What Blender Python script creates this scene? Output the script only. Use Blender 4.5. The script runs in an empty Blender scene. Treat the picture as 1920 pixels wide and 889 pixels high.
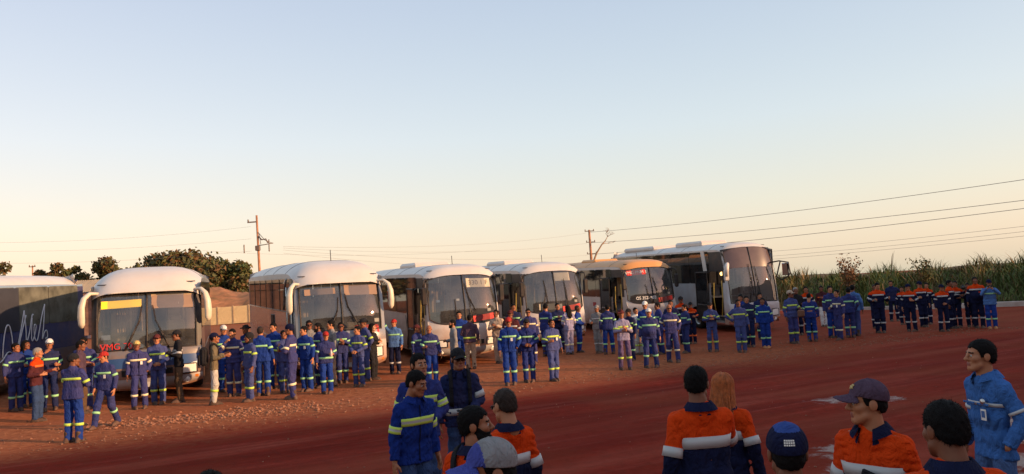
import bpy, math, random
import numpy as np
from mathutils import Vector, Matrix, Euler

SC = bpy.context.scene
COL = SC.collection
R = math.radians
random.seed(7)
rng = np.random.default_rng(11)

# ------------------------------------------------------------------ camera, sky, sun, exposure
cam = bpy.data.cameras.new('camera')
cam.sensor_width = 36.0
cam.lens = 1442.0 / 1920.0 * 36.0
cam.clip_start = 0.05
cam.clip_end = 4000
camo = bpy.data.objects.new('camera', cam)
COL.objects.link(camo)
PITCH, ROLL = R(4.213), R(3.462)
camo.matrix_world = (Matrix.Translation((0, 0, 2.3)) @ Matrix.Rotation(R(90) + PITCH, 4, 'X') @ Matrix.Rotation(-ROLL, 4, 'Z'))
SC.camera = camo

SUN_EL = R(11.0)
SUN_DIR = Vector((0.93 * math.cos(SUN_EL), -0.36 * math.cos(SUN_EL), math.sin(SUN_EL))).normalized()   # towards the sun
world = bpy.data.worlds.new('World')
SC.world = world
world.use_nodes = True
wn = world.node_tree
sky = wn.nodes.new('ShaderNodeTexSky')
sky.sky_type = 'NISHITA'
sky.sun_disc = False
sky.sun_elevation = SUN_EL
sky.sun_rotation = math.atan2(SUN_DIR.x, SUN_DIR.y)
sky.altitude = 200
sky.air_density = 1.5
sky.dust_density = 1.0
sky.ozone_density = 0.0
bg = wn.nodes['Background']
wb = wn.nodes.new('ShaderNodeMix'); wb.data_type = 'RGBA'; wb.blend_type = 'MULTIPLY'     # white balance of the sky
wb.inputs[0].default_value = 1.0; wb.inputs[7].default_value = (.34, .20, .24, 1)
wn.links.new(sky.outputs[0], wb.inputs[6])
# pale dust veil over the whole sky, thicker and creamier towards the horizon (the same in every direction)
gen = wn.nodes.new('ShaderNodeTexCoord'); sz = wn.nodes.new('ShaderNodeSeparateXYZ'); wn.links.new(gen.outputs['Generated'], sz.inputs[0])
vr = wn.nodes.new('ShaderNodeValToRGB'); wn.links.new(sz.outputs[2], vr.inputs[0])
while len(vr.color_ramp.elements) < 5: vr.color_ramp.elements.new(.5)
for e_, (pos_, c_) in zip(vr.color_ramp.elements, [(0, (1.88, 2.12, 1.70)), (.10, (1.86, 2.40, 2.18)), (.20, (1.74, 2.40, 2.60)), (.36, (1.42, 1.98, 2.42)), (1, (1.25, 1.80, 2.30))]):
    e_.position = pos_; e_.color = (c_[0] / 3, c_[1] / 3, c_[2] / 3, 1)
hz = wn.nodes.new('ShaderNodeVectorMath'); hz.operation = 'MULTIPLY_ADD'; hz.inputs[1].default_value = (3, 3, 3)
wn.links.new(vr.outputs[0], hz.inputs[0]); wn.links.new(wb.outputs[2], hz.inputs[2])
wn.links.new(hz.outputs[0], bg.inputs[0])
bg.inputs[1].default_value = 0.15

sun = bpy.data.lights.new('sun', 'SUN')
sun.energy = 4.2
sun.angle = R(0.6)
sun.color = (1.0, 0.60, 0.31)
suno = bpy.data.objects.new('sun', sun)
COL.objects.link(suno)
suno.rotation_euler = SUN_DIR.to_track_quat('Z', 'Y').to_euler()
suno.location = (60, -25, 30)

SC.view_settings.view_transform = 'Standard'
SC.view_settings.look = 'None'
SC.view_settings.exposure = 0.80
SC.view_settings.gamma = 1.0
SC.view_settings.use_curve_mapping = False
SC.cycles.max_bounces = 6
SC.cycles.transparent_max_bounces = 12
SC.cycles.use_denoising = True

# ------------------------------------------------------------------ helpers
def tag(o, label=None, cat=None, group=None, kind=None):
    if label: o['label'] = label
    if cat: o['category'] = cat
    if group: o['group'] = group
    if kind: o['kind'] = kind
    return o

def empty(name, loc=(0, 0, 0), rot=(0, 0, 0)):
    o = bpy.data.objects.new(name, None)
    o.empty_display_size = 0.2
    COL.objects.link(o)
    o.location = loc
    o.rotation_euler = rot
    return o

def mesh_np(name, v, f, midx=None, smooth=True):
    """v (N,3) array, f (M,4) or (M,3) int array"""
    me = bpy.data.meshes.new(name)
    v = np.ascontiguousarray(v, dtype=np.float32)
    f = np.ascontiguousarray(f, dtype=np.int32)
    n, k = f.shape
    me.vertices.add(len(v)); me.vertices.foreach_set('co', v.ravel())
    me.loops.add(n * k); me.loops.foreach_set('vertex_index', f.ravel())
    me.polygons.add(n)
    me.polygons.foreach_set('loop_start', np.arange(0, n * k, k, dtype=np.int32))
    if midx is not None:
        me.polygons.foreach_set('material_index', np.ascontiguousarray(midx, dtype=np.int32))
    me.polygons.foreach_set('use_smooth', np.full(n, smooth, dtype=bool))
    me.update(calc_edges=True)
    return me

def obj(name, me, mats=None, parent=None, loc=None, rot=None):
    if mats is not None and len(me.materials) == 0:
        for m in (mats if isinstance(mats, (list, tuple)) else [mats]):
            me.materials.append(m)
    o = bpy.data.objects.new(name, me)
    COL.objects.link(o)
    if parent is not None: o.parent = parent
    if loc is not None: o.location = loc
    if rot is not None: o.rotation_euler = rot
    return o

class MB:
    """collects simple shapes into one mesh"""
    def __init__(s): s.v = []; s.f = []; s.m = []; s.sm = []
    def add(s, vs, fs, mi=0, smooth=False):
        b = len(s.v); s.v += [tuple(p) for p in vs]
        for f in fs: s.f.append(tuple(b + i for i in f)); s.m.append(mi); s.sm.append(smooth)
    def box(s, c, d, rot=None, mi=0, bev=0.0):
        hx, hy, hz = d[0] / 2, d[1] / 2, d[2] / 2
        if bev <= 0:
            vs = [Vector((x * hx, y * hy, z * hz)) for x in (-1, 1) for y in (-1, 1) for z in (-1, 1)]
            fs = [(0, 1, 3, 2), (4, 6, 7, 5), (0, 4, 5, 1), (2, 3, 7, 6), (0, 2, 6, 4), (1, 5, 7, 3)]
        else:
            b = min(bev, hx * .9, hy * .9, hz * .9)
            vs = []; fs = []
            # chamfered box: every corner gives three points
            idx = {}
            for x in (-1, 1):
                for y in (-1, 1):
                    for z in (-1, 1):
                        for a in range(3):
                            p = [x * (hx - b), y * (hy - b), z * (hz - b)]
                            p[a] = (x * hx, y * hy, z * hz)[a]
                            idx[(x, y, z, a)] = len(vs); vs.append(Vector(p))
            def q(l): fs.append(tuple(l))
            for a in range(3):
                u, w = (a + 1) % 3, (a + 2) % 3
                for sg in (-1, 1):
                    r_ = []
                    for (p, t) in ((-1, -1), (1, -1), (1, 1), (-1, 1)):
                        k = [0, 0, 0]; k[a] = sg; k[u] = p; k[w] = t
                        r_.append(idx[(k[0], k[1], k[2], a)])
                    q(r_ if sg > 0 else r_[::-1])
                    # edges along axis a
                for p in (-1, 1):
                    for t in (-1, 1):
                        k0 = [0, 0, 0]; k0[a] = -1; k0[u] = p; k0[w] = t
                        k1 = list(k0); k1[a] = 1
                        r_ = [idx[(*k0, u)], idx[(*k1, u)], idx[(*k1, w)], idx[(*k0, w)]]
                        q(r_ if p * t < 0 else r_[::-1])
            for x in (-1, 1):
                for y in (-1, 1):
                    for z in (-1, 1):
                        r_ = [idx[(x, y, z, 0)], idx[(x, y, z, 1)], idx[(x, y, z, 2)]]
                        q(r_ if x * y * z > 0 else r_[::-1])
        if rot is not None: vs = [rot @ p for p in vs]
        c = Vector(c)
        s.add([p + c for p in vs], fs, mi)
    def tube(s, pts, rad, n=8, mi=0, cap=True, flat=1.0):
        pts = [Vector(p) for p in pts]
        if not isinstance(rad, (list, tuple)): rad = [rad] * len(pts)
        b = len(s.v); t0 = None; ref = None
        for i, p in enumerate(pts):
            d = (pts[min(i + 1, len(pts) - 1)] - pts[max(i - 1, 0)]).normalized()
            if ref is None:
                ref = Vector((0, 0, 1)) if abs(d.z) < .9 else Vector((1, 0, 0))
                e1 = d.cross(ref).normalized()
            else:
                e1 = (e1 - d * e1.dot(d)).normalized()
            e2 = d.cross(e1)
            for k in range(n):
                a = 2 * math.pi * k / n
                s.v.append(tuple(p + e1 * (math.cos(a) * rad[i]) + e2 * (math.sin(a) * rad[i] * flat)))
        for i in range(len(pts) - 1):
            for k in range(n):
                k2 = (k + 1) % n
                s.f.append((b + i * n + k, b + i * n + k2, b + (i + 1) * n + k2, b + (i + 1) * n + k)); s.m.append(mi); s.sm.append(True)
        if cap:
            s.f.append(tuple(b + k for k in range(n))[::-1]); s.m.append(mi); s.sm.append(False)
            s.f.append(tuple(b + (len(pts) - 1) * n + k for k in range(n))); s.m.append(mi); s.sm.append(False)
    def lathe(s, prof, c=(0, 0, 0), n=24, axis='Z', mi=0, a0=0, a1=2 * math.pi, smooth=True):
        b = len(s.v); closed = abs(a1 - a0 - 2 * math.pi) < 1e-6
        cols = n if closed else n + 1
        for (r_, h) in prof:
            for k in range(cols):
                a = a0 + (a1 - a0) * k / n
                x, y = r_ * math.cos(a), r_ * math.sin(a)
                p = {'Z': (x, y, h), 'X': (h, x, y), 'Y': (x, h, y)}[axis]
                s.v.append((p[0] + c[0], p[1] + c[1], p[2] + c[2]))
        for i in range(len(prof) - 1):
            for k in range(n):
                k2 = (k + 1) % cols
                s.f.append((b + i * cols + k, b + i * cols + k2, b + (i + 1) * cols + k2, b + (i + 1) * cols + k)); s.m.append(mi); s.sm.append(smooth)
    def grid(s, pts, mi=0, smooth=True, flip=False):
        """pts: list of rows of points"""
        b = len(s.v); nr, nc = len(pts), len(pts[0])
        for r_ in pts:
            for p in r_: s.v.append(tuple(p))
        for i in range(nr - 1):
            for k in range(nc - 1):
                q = (b + i * nc + k, b + i * nc + k + 1, b + (i + 1) * nc + k + 1, b + (i + 1) * nc + k)
                s.f.append(q[::-1] if flip else q); s.m.append(mi); s.sm.append(smooth)
    def build(s, name, mats, parent=None, loc=None, rot=None):
        me = bpy.data.meshes.new(name)
        me.from_pydata(s.v, [], s.f)
        me.polygons.foreach_set('material_index', s.m)
        me.polygons.foreach_set('use_smooth', s.sm)
        me.update()
        return obj(name, me, mats, parent, loc, rot)

# ------------------------------------------------------------------ materials
_MC = {}
def lk(nt, a, b): nt.links.new(a, b)
def mat(key, col, rough=0.8, metal=0.0, var=0.12, vscale=3.0, bump=0.0, bscale=40.0, spec=0.3, sheen=0.0, emit=None, estr=0.0, coat=0.0, dust=None, dscale=2.0, damt=0.5, mud=None, folds=0.0):
    if key in _MC: return _MC[key]
    m = bpy.data.materials.new(key); m.use_nodes = True
    nt = m.node_tree; p = nt.nodes['Principled BSDF']
    p.inputs['Roughness'].default_value = rough
    p.inputs['Metallic'].default_value = metal
    p.inputs['Specular IOR Level'].default_value = spec
    p.inputs['Sheen Weight'].default_value = sheen
    p.inputs['Coat Weight'].default_value = coat
    tc = nt.nodes.new('ShaderNodeTexCoord')
    base = None
    if var > 0:
        nz = nt.nodes.new('ShaderNodeTexNoise'); nz.inputs['Scale'].default_value = vscale; nz.inputs['Detail'].default_value = 5
        lk(nt, tc.outputs['Object'], nz.inputs['Vector'])
        rp = nt.nodes.new('ShaderNodeValToRGB')
        rp.color_ramp.elements[0].position = .3; rp.color_ramp.elements[1].position = .72
        rp.color_ramp.elements[0].color = (*[c * (1 - var) for c in col], 1)
        rp.color_ramp.elements[1].color = (*[min(1, c * (1 + var)) for c in col], 1)
        lk(nt, nz.outputs['Fac'], rp.inputs['Fac'])
        base = rp.outputs['Color']
    if dust is not None:
        dn = nt.nodes.new('ShaderNodeTexNoise'); dn.inputs['Scale'].default_value = dscale; dn.inputs['Detail'].default_value = 7; dn.inputs['Roughness'].default_value = .65
        lk(nt, tc.outputs['Object'], dn.inputs['Vector'])
        dr = nt.nodes.new('ShaderNodeMapRange'); dr.inputs[1].default_value = .42; dr.inputs[2].default_value = .75; dr.inputs[4].default_value = damt
        lk(nt, dn.outputs['Fac'], dr.inputs[0])
        mx = nt.nodes.new('ShaderNodeMix'); mx.data_type = 'RGBA'
        lk(nt, dr.outputs[0], mx.inputs[0])
        if base is not None: lk(nt, base, mx.inputs[6])
        else: mx.inputs[6].default_value = (*col, 1)
        mx.inputs[7].default_value = (*dust, 1)
        base = mx.outputs[2]
    if mud is not None:                      # splashed dirt on the lower body
        sx = nt.nodes.new('ShaderNodeSeparateXYZ'); lk(nt, tc.outputs['Object'], sx.inputs[0])
        mn = nt.nodes.new('ShaderNodeTexNoise'); mn.inputs['Scale'].default_value = 4.0; mn.inputs['Detail'].default_value = 8; mn.inputs['Roughness'].default_value = .7
        lk(nt, tc.outputs['Object'], mn.inputs['Vector'])
        ad = nt.nodes.new('ShaderNodeMath'); ad.operation = 'MULTIPLY_ADD'; ad.inputs[1].default_value = -1.3; lk(nt, mn.outputs['Fac'], ad.inputs[0]); lk(nt, sx.outputs[2], ad.inputs[2])
        mr = nt.nodes.new('ShaderNodeMapRange'); mr.inputs[1].default_value = .75; mr.inputs[2].default_value = -.25; mr.inputs[3].default_value = 0; mr.inputs[4].default_value = .85
        lk(nt, ad.outputs[0], mr.inputs[0])
        mx = nt.nodes.new('ShaderNodeMix'); mx.data_type = 'RGBA'; lk(nt, mr.outputs[0], mx.inputs[0])
        if base is not None: lk(nt, base, mx.inputs[6])
        else: mx.inputs[6].default_value = (*col, 1)
        mx.inputs[7].default_value = (*mud, 1); base = mx.outputs[2]
        rr = nt.nodes.new('ShaderNodeMapRange'); rr.inputs[3].default_value = rough; rr.inputs[4].default_value = .9; lk(nt, mr.outputs[0], rr.inputs[0]); lk(nt, rr.outputs[0], p.inputs['Roughness'])
    if base is not None: lk(nt, base, p.inputs['Base Color'])
    else: p.inputs['Base Color'].default_value = (*col, 1)
    if bump > 0:
        bn = nt.nodes.new('ShaderNodeTexNoise'); bn.inputs['Scale'].default_value = bscale; bn.inputs['Detail'].default_value = 4
        lk(nt, tc.outputs['Object'], bn.inputs['Vector'])
        bp = nt.nodes.new('ShaderNodeBump'); bp.inputs['Strength'].default_value = bump; bp.inputs['Distance'].default_value = .02
        lk(nt, bn.outputs['Fac'], bp.inputs['Height']); lk(nt, bp.outputs[0], p.inputs['Normal'])
        if folds > 0:                        # soft creases in cloth
            fn = nt.nodes.new('ShaderNodeTexNoise'); fn.inputs['Scale'].default_value = 6.5; fn.inputs['Detail'].default_value = 3; fn.inputs['Distortion'].default_value = 1.8
            fm = nt.nodes.new('ShaderNodeMapping'); fm.inputs['Scale'].default_value = (1.5, 1.5, .8); lk(nt, tc.outputs['Object'], fm.inputs['Vector']); lk(nt, fm.outputs[0], fn.inputs['Vector'])
            b2_ = nt.nodes.new('ShaderNodeBump'); b2_.inputs['Strength'].default_value = folds; b2_.inputs['Distance'].default_value = .06
            lk(nt, fn.outputs['Fac'], b2_.inputs['Height']); lk(nt, bp.outputs[0], b2_.inputs['Normal']); lk(nt, b2_.outputs[0], p.inputs['Normal'])
    if emit is not None:
        p.inputs['Emission Color'].default_value = (*emit, 1); p.inputs['Emission Strength'].default_value = estr
    _MC[key] = m
    return m

def glass(key, tint, refl=0.12, rough=0.03, dirt=0.0, dirtcol=(.35, .27, .2)):
    """thin tinted vehicle glass: see-through with a mirror-like coat and a film of dust"""
    if key in _MC: return _MC[key]
    m = bpy.data.materials.new(key); m.use_nodes = True
    nt = m.node_tree; nt.nodes.remove(nt.nodes['Principled BSDF'])
    out = nt.nodes['Material Output']
    tr = nt.nodes.new('ShaderNodeBsdfTransparent'); tr.inputs[0].default_value = (*tint, 1)
    gl = nt.nodes.new('ShaderNodeBsdfGlossy'); gl.inputs['Roughness'].default_value = rough; gl.inputs[0].default_value = (.9, .9, .9, 1)
    df = nt.nodes.new('ShaderNodeBsdfDiffuse'); df.inputs[0].default_value = (*dirtcol, 1)
    fr = nt.nodes.new('ShaderNodeLayerWeight'); fr.inputs[0].default_value = .25
    mr = nt.nodes.new('ShaderNodeMapRange'); mr.inputs[3].default_value = refl; mr.inputs[4].default_value = .85
    lk(nt, fr.outputs['Fresnel'], mr.inputs[0])
    m1 = nt.nodes.new('ShaderNodeMixShader'); lk(nt, mr.outputs[0], m1.inputs[0]); lk(nt, tr.outputs[0], m1.inputs[1]); lk(nt, gl.outputs[0], m1.inputs[2])
    tc = nt.nodes.new('ShaderNodeTexCoord'); nz = nt.nodes.new('ShaderNodeTexNoise'); nz.inputs['Scale'].default_value = 2.2; nz.inputs['Detail'].default_value = 6
    lk(nt, tc.outputs['Object'], nz.inputs['Vector'])
    dr = nt.nodes.new('ShaderNodeMapRange'); dr.inputs[1].default_value = .3; dr.inputs[2].default_value = .8; dr.inputs[3].default_value = dirt * .4; dr.inputs[4].default_value = dirt * 1.6
    lk(nt, nz.outputs['Fac'], dr.inputs[0])
    m2 = nt.nodes.new('ShaderNodeMixShader'); lk(nt, dr.outputs[0], m2.inputs[0]); lk(nt, m1.outputs[0], m2.inputs[1]); lk(nt, df.outputs[0], m2.inputs[2])
    lk(nt, m2.outputs[0], out.inputs['Surface'])
    _MC[key] = m
    return m

# ------------------------------------------------------------------ terrain
def sst(a, b, x):
    t = np.clip((x - a) / (b - a), 0, 1)
    return t * t * (3 - 2 * t)

def g_np(x, y):
    """ground height: level yard that climbs a little beyond the line of bus fronts"""
    u = (x + 9.6) * -0.587 + (y - 19.6) * 0.81
    up = np.clip(u - 0.3, 0, 14)
    z = 0.034 * up * sst(0, 2.0, up)
    return z

def g(x, y): return float(g_np(np.float64(x), np.float64(y)))
# ------------------------------------------------------------------ ground
ROADP = np.array([-9.4, 13.6]); ROADD = np.array([.885, .465]); ROADN = np.array([-.465, .885])

PUDDLES = [(6.1, 14.3, 1.1, .6, .1), (6.9, 10.9, 1.3, .75, .5), (7.4, 11.9, 1.1, .45, .3), (4.3, 10.4, 1.0, .5, .8), (3.9, 9.3, .8, .4, .9), (5.9, 9.2, .9, .55, .6), (9.7, 12.4, 1.1, .35, .2), (5.2, 8.3, .7, .4, .6)]
def ground_material():
    m = bpy.data.materials.new('red_dirt'); m.use_nodes = True
    nt = m.node_tree; p = nt.nodes['Principled BSDF']
    geo = nt.nodes.new('ShaderNodeNewGeometry')
    def math_(op, a, b=None, c=None):
        n = nt.nodes.new('ShaderNodeMath'); n.operation = op
        for i, q in enumerate((a, b, c)):
            if q is None: continue
            if isinstance(q, (int, float)): n.inputs[i].default_value = q
            else: lk(nt, q, n.inputs[i])
        return n.outputs[0]
    def noise(vec, s, d=5, r_=.55, dist=0.0):
        n = nt.nodes.new('ShaderNodeTexNoise'); n.inputs['Scale'].default_value = s; n.inputs['Detail'].default_value = d
        n.inputs['Roughness'].default_value = r_; n.inputs['Distortion'].default_value = dist
        lk(nt, vec, n.inputs['Vector']); return n.outputs['Fac']
    def mix(f, a, b):
        n = nt.nodes.new('ShaderNodeMix'); n.data_type = 'RGBA'
        if isinstance(f, float): n.inputs[0].default_value = f
        else: lk(nt, f, n.inputs[0])
        for i, q in ((6, a), (7, b)):
            if isinstance(q, tuple): n.inputs[i].default_value = (*q, 1)
            else: lk(nt, q, n.inputs[i])
        return n.outputs[2]
    def ramp(v, a, b, lo=0.0, hi=1.0):
        n = nt.nodes.new('ShaderNodeMapRange'); n.interpolation_type = 'SMOOTHSTEP'
        n.inputs[1].default_value = a; n.inputs[2].default_value = b; n.inputs[3].default_value = lo; n.inputs[4].default_value = hi
        lk(nt, v, n.inputs[0]); return n.outputs[0]
    pos = geo.outputs['Position']
    mp = nt.nodes.new('ShaderNodeMapping'); mp.vector_type = 'TEXTURE'
    mp.inputs['Rotation'].default_value = (0, 0, math.atan2(ROADD[1], ROADD[0]))
    lk(nt, pos, mp.inputs['Vector'])
    st = nt.nodes.new('ShaderNodeVectorMath'); st.operation = 'MULTIPLY'; st.inputs[1].default_value = (.10, 1.0, 1.0)
    lk(nt, mp.outputs[0], st.inputs[0])
    sep = nt.nodes.new('ShaderNodeSeparateXYZ'); lk(nt, pos, sep.inputs[0])
    dx = math_('MULTIPLY', math_('SUBTRACT', sep.outputs[0], float(ROADP[0])), float(ROADN[0]))
    dy = math_('MULTIPLY', math_('SUBTRACT', sep.outputs[1], float(ROADP[1])), float(ROADN[1]))
    d = math_('ADD', dx, dy)
    n1 = noise(pos, .35, 4); n2 = noise(st.outputs[0], .9, 6, .6); n3 = noise(pos, 6.0, 6, .65); n4 = noise(pos, .12, 3); n5 = noise(pos, 28.0, 4, .7)
    n6 = noise(st.outputs[0], 3.2, 5, .6)
    dd = math_('ADD', d, math_('MULTIPLY', math_('SUBTRACT', n1, .5), 2.6))
    dd = math_('ADD', dd, math_('MULTIPLY', math_('SUBTRACT', n3, .5), 1.8))
    sx_ = math_('MULTIPLY', math_('SUBTRACT', sep.outputs[0], float(ROADP[0])), float(ROADD[0])); sy_ = math_('MULTIPLY', math_('SUBTRACT', sep.outputs[1], float(ROADP[1])), float(ROADD[1]))
    along = math_('ADD', math_('ADD', sx_, sy_), math_('MULTIPLY', math_('SUBTRACT', n1, .5), 8.0))
    shoulder = math_('MULTIPLY', ramp(dd, -2.2, 1.9), ramp(along, 14.0, 27.0, 1.0, .22))      # shoulder colour fades to road colour towards the grass bank
    road = mix(ramp(n2, .32, .68), (.125, .010, .005), (.23, .024, .012))
    road = mix(ramp(n6, .50, .72, 0, .65), road, (.27, .045, .028))
    road = mix(ramp(n3, .42, .68, 0, .55), road, (.10, .014, .007))
    road = mix(ramp(n1, .45, .62, 0, .6), road, (.16, .028, .012))
    road = mix(ramp(n4, .45, .7, 0, .5), road, (.15, .013, .007))
    sh = mix(ramp(n3, .3, .7), (.22, .062, .026), (.40, .14, .062))
    sh = mix(ramp(n1, .42, .65, 0, .6), sh, (.33, .095, .038))
    sh = mix(ramp(n5, .55, .75, 0, .5), sh, (.48, .23, .12))
    base = mix(shoulder, road, sh)  # soil change follows the shade line, so its tones carry some shade too
    base = mix(ramp(n5, .6, .8, 0, .12), base, (.30, .11, .07))
    # compacted wheel lanes along the road, paler where dust has gathered
    wv = nt.nodes.new('ShaderNodeMath'); wv.operation = 'SINE'
    lk(nt, math_('ADD', math_('MULTIPLY', d, 2.6), math_('MULTIPLY', n1, 5.0)), wv.inputs[0])
    lane = math_('MULTIPLY', ramp(wv.outputs[0], .1, 1.0), ramp(n2, .35, .6))
    base = mix(math_('MULTIPLY', lane, .22), base, (.30, .075, .045))
    # damp mud: patches where water stands in the road
    wet = None
    for (cx, cy, rx, ry, rot) in PUDDLES:
        ca, sa = math.cos(rot), math.sin(rot)
        ux = math_('SUBTRACT', sep.outputs[0], cx); uy = math_('SUBTRACT', sep.outputs[1], cy)
        a = math_('MULTIPLY', math_('ADD', math_('MULTIPLY', ux, ca), math_('MULTIPLY', uy, sa)), 1 / rx)
        b_ = math_('MULTIPLY', math_('SUBTRACT', math_('MULTIPLY', uy, ca), math_('MULTIPLY', ux, sa)), 1 / ry)
        e = math_('SUBTRACT', 1.0, math_('ADD', math_('MULTIPLY', a, a), math_('MULTIPLY', b_, b_)))
        wet = e if wet is None else math_('MAXIMUM', wet, e)
    n7 = noise(pos, 3.0, 6, .7, 1.0)
    wm = ramp(math_('ADD', math_('MAXIMUM', wet, -1.5), math_('MULTIPLY', math_('SUBTRACT', n7, .55), 3.6)), .15, .75)
    base = mix(math_('MULTIPLY', wm, .6), base, (.10, .028, .022))
    lk(nt, base, p.inputs['Base Color'])
    rgh = nt.nodes.new('ShaderNodeMapRange'); rgh.inputs[3].default_value = .95; rgh.inputs[4].default_value = .36; lk(nt, wm, rgh.inputs[0]); lk(nt, rgh.outputs[0], p.inputs['Roughness'])
    spc = nt.nodes.new('ShaderNodeMapRange'); spc.inputs[3].default_value = .04; spc.inputs[4].default_value = .38; lk(nt, wm, spc.inputs[0]); lk(nt, spc.outputs[0], p.inputs['Specular IOR Level'])
    h = math_('ADD', math_('MULTIPLY', n3, .6), math_('ADD', math_('MULTIPLY', n6, .5), math_('MULTIPLY', n5, .25)))
    b = nt.nodes.new('ShaderNodeBump'); b.inputs['Strength'].default_value = .55; b.inputs['Distance'].default_value = .05
    lk(nt, h, b.inputs['Height']); lk(nt, b.outputs[0], p.inputs['Normal'])
    return m

def sin_noise(x, y, s, seed):
    r_ = np.random.default_rng(seed); z = 0 * x
    for i in range(6):
        a = r_.uniform(0, 6.28); k = s * r_.uniform(.6, 1.7)
        z = z + np.sin(k * (np.cos(a) * x + np.sin(a) * y) + r_.uniform(0, 6.28))
    return z / 6

def ground_z(x, y):
    d = (x - ROADP[0]) * ROADN[0] + (y - ROADP[1]) * ROADN[1]
    near = np.exp(-((x / 40.0) ** 2 + ((y - 22) / 34.0) ** 2))
    z = g_np(x, y)
    z = z + near * (0.012 * sin_noise(x, y, 2.2, 3) - .012)
    z = z + near * 0.03 * sin_noise(x, y, .8, 5) * sst(-2, 0, d) * .5
    # low windrow of loose dirt along the road edge, ruts in the road
    z = z + near * 0.035 * np.exp(-((d + .2 + .4 * sin_noise(x, y, .5, 8)) / .45) ** 2)
    z = z + near * 0.022 * np.sin(d * 3.7 + .5 * sin_noise(x, y, .3, 9)) * sst(.3, -1.0, d)
    return z

def axis(parts):
    out = []
    for a, b, s in parts: out += list(np.arange(a, b - 1e-6, s))
    out.append(parts[-1][1]); return np.array(out)

gx = axis([(-1400, -200, 120), (-200, -60, 14), (-60, -24, 2), (-24, 34, .3), (34, 70, 2), (70, 200, 13), (200, 1400, 120)])
gy = axis([(-200, -40, 20), (-40, 0, 2.5), (0, 46, .3), (46, 80, 2), (80, 200, 10), (200, 2400, 110)])
GX, GY = np.meshgrid(gx, gy)
GZ = ground_z(GX, GY)
nx, ny = len(gx), len(gy)
I = np.arange(nx * ny).reshape(ny, nx)
gf = np.stack([I[:-1, :-1], I[:-1, 1:], I[1:, 1:], I[1:, :-1]], -1).reshape(-1, 4)
ground = obj('ground', mesh_np('ground', np.stack([GX, GY, GZ], -1).reshape(-1, 3), gf), ground_material())
tag(ground, 'red dirt yard with a maroon haul road and gravelly shoulder', 'ground', kind='structure')

# loose stones along the shoulder, too many to count
def stone_field(name, label, n, fn, smin, smax, m):
    ico_v = np.array([(0, 0, 1), (.9, 0, .2), (.28, .85, .25), (-.72, .52, .2), (-.72, -.52, .15), (.28, -.85, .25), (0, 0, -.6)], float)
    ico_f = np.array([(0, 1, 2), (0, 2, 3), (0, 3, 4), (0, 4, 5), (0, 5, 1), (6, 2, 1), (6, 3, 2), (6, 4, 3), (6, 5, 4), (6, 1, 5)])
    V = []; Fc = []
    for i in range(n):
        x, y = fn()
        s = smin + (smax - smin) * rng.random() ** 3
        a = rng.uniform(0, 6.28); c, sn = math.cos(a), math.sin(a)
        v = ico_v * (1 + .35 * (rng.random((7, 1)) - .5)) * s * np.array([1, rng.uniform(.6, 1), rng.uniform(.45, .8)])
        v = np.stack([v[:, 0] * c - v[:, 1] * sn + x, v[:, 0] * sn + v[:, 1] * c + y, v[:, 2]], -1)
        V.append((v, x, y)); Fc.append(ico_f + 7 * i)
    xs = np.array([q[1] for q in V]); ys = np.array([q[2] for q in V]); zs = ground_z(xs, ys)
    VV = np.concatenate([q[0] + np.array([0, 0, z + .003]) for q, z in zip(V, zs)])
    o = obj(name, mesh_np(name, VV, np.concatenate(Fc), smooth=False), m)
    return tag(o, label, 'gravel', kind='stuff')

def shoulder_pt():
    while True:
        t = rng.uniform(-2, 31); d = abs(rng.normal(0, 2.6)) - .4
        p = ROADP + ROADD * t + ROADN * d
        if p[1] < 42: return p
def road_pt():
    return (rng.uniform(-9, 18), rng.uniform(5, 27))
def heap_pt():
    c = ((-7.6, 17.3), (-6.4, 17.4), (-5.2, 18.0), (-8.4, 17.0))[rng.integers(4)]
    return (c[0] + rng.normal(0, .8), c[1] + rng.normal(0, .45))
stone_m = mat('stone', (.24, .11, .065), .9, var=.45, vscale=9)
stone_field('gravel', 'scattered small stones on the dirt shoulder by the road', 3200, shoulder_pt, .010, .045, stone_m)
stone_field('gravel', 'heap of broken stones near the yellow-sign coach bumper', 1200, heap_pt, .015, .07, mat('stone_pale', (.29, .125, .068), .9, var=.4, vscale=9))
stone_field('gravel', 'sparse pebbles pressed into the maroon road', 700, road_pt, .006, .025, stone_m)

# unseen earth ridge added outside the frame, towards the sun, to shade the near yard
def ridge():
    rows = []
    A = Vector((-9.4 + 57 * .932, 13.6 - 57 * .361, 0)); D = Vector((.885, .465, 0)); N = Vector((-.465, .885, 0))
    qs = [-52, -44, -36, -28, -20, -12, -6, 0, 6, 12, 18, 24, 30, 36, 42, 50, 60, 70, 76]
    for i, q in enumerate(qs):
        h = RIDGE_H0 + (RIDGE_H1 - RIDGE_H0) * min(1, max(0, (q - 14) / 16)) + .14 * math.sin(q * .9) + .1 * math.sin(q * 2.3 + 1)
        if i == 0 or i == len(qs) - 1: h = .02
        row = []
        for w in (-13, -9, -5, -2, 0, 2, 5, 9, 13):
            e = max(0, 1 - abs(w) / 13) ** .8
            row.append(A + D * q + N * w + Vector((0, 0, h * e - .05 + .3 * e * math.sin(w * 1.7 + q * .4) * (abs(w) > 1))))
        rows.append(row)
    b = MB(); b.grid(rows)
    o = b.build('shade_ridge', mat('shade_ridge_earth', (.22, .10, .06), .95, var=.3, vscale=.4, bump=.5, bscale=2))
    tag(o, 'unseen earth ridge added to shade the yard', 'shade_ridge', kind='structure')
RIDGE_H0, RIDGE_H1 = 11.0, 15.6
ridge()

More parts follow.
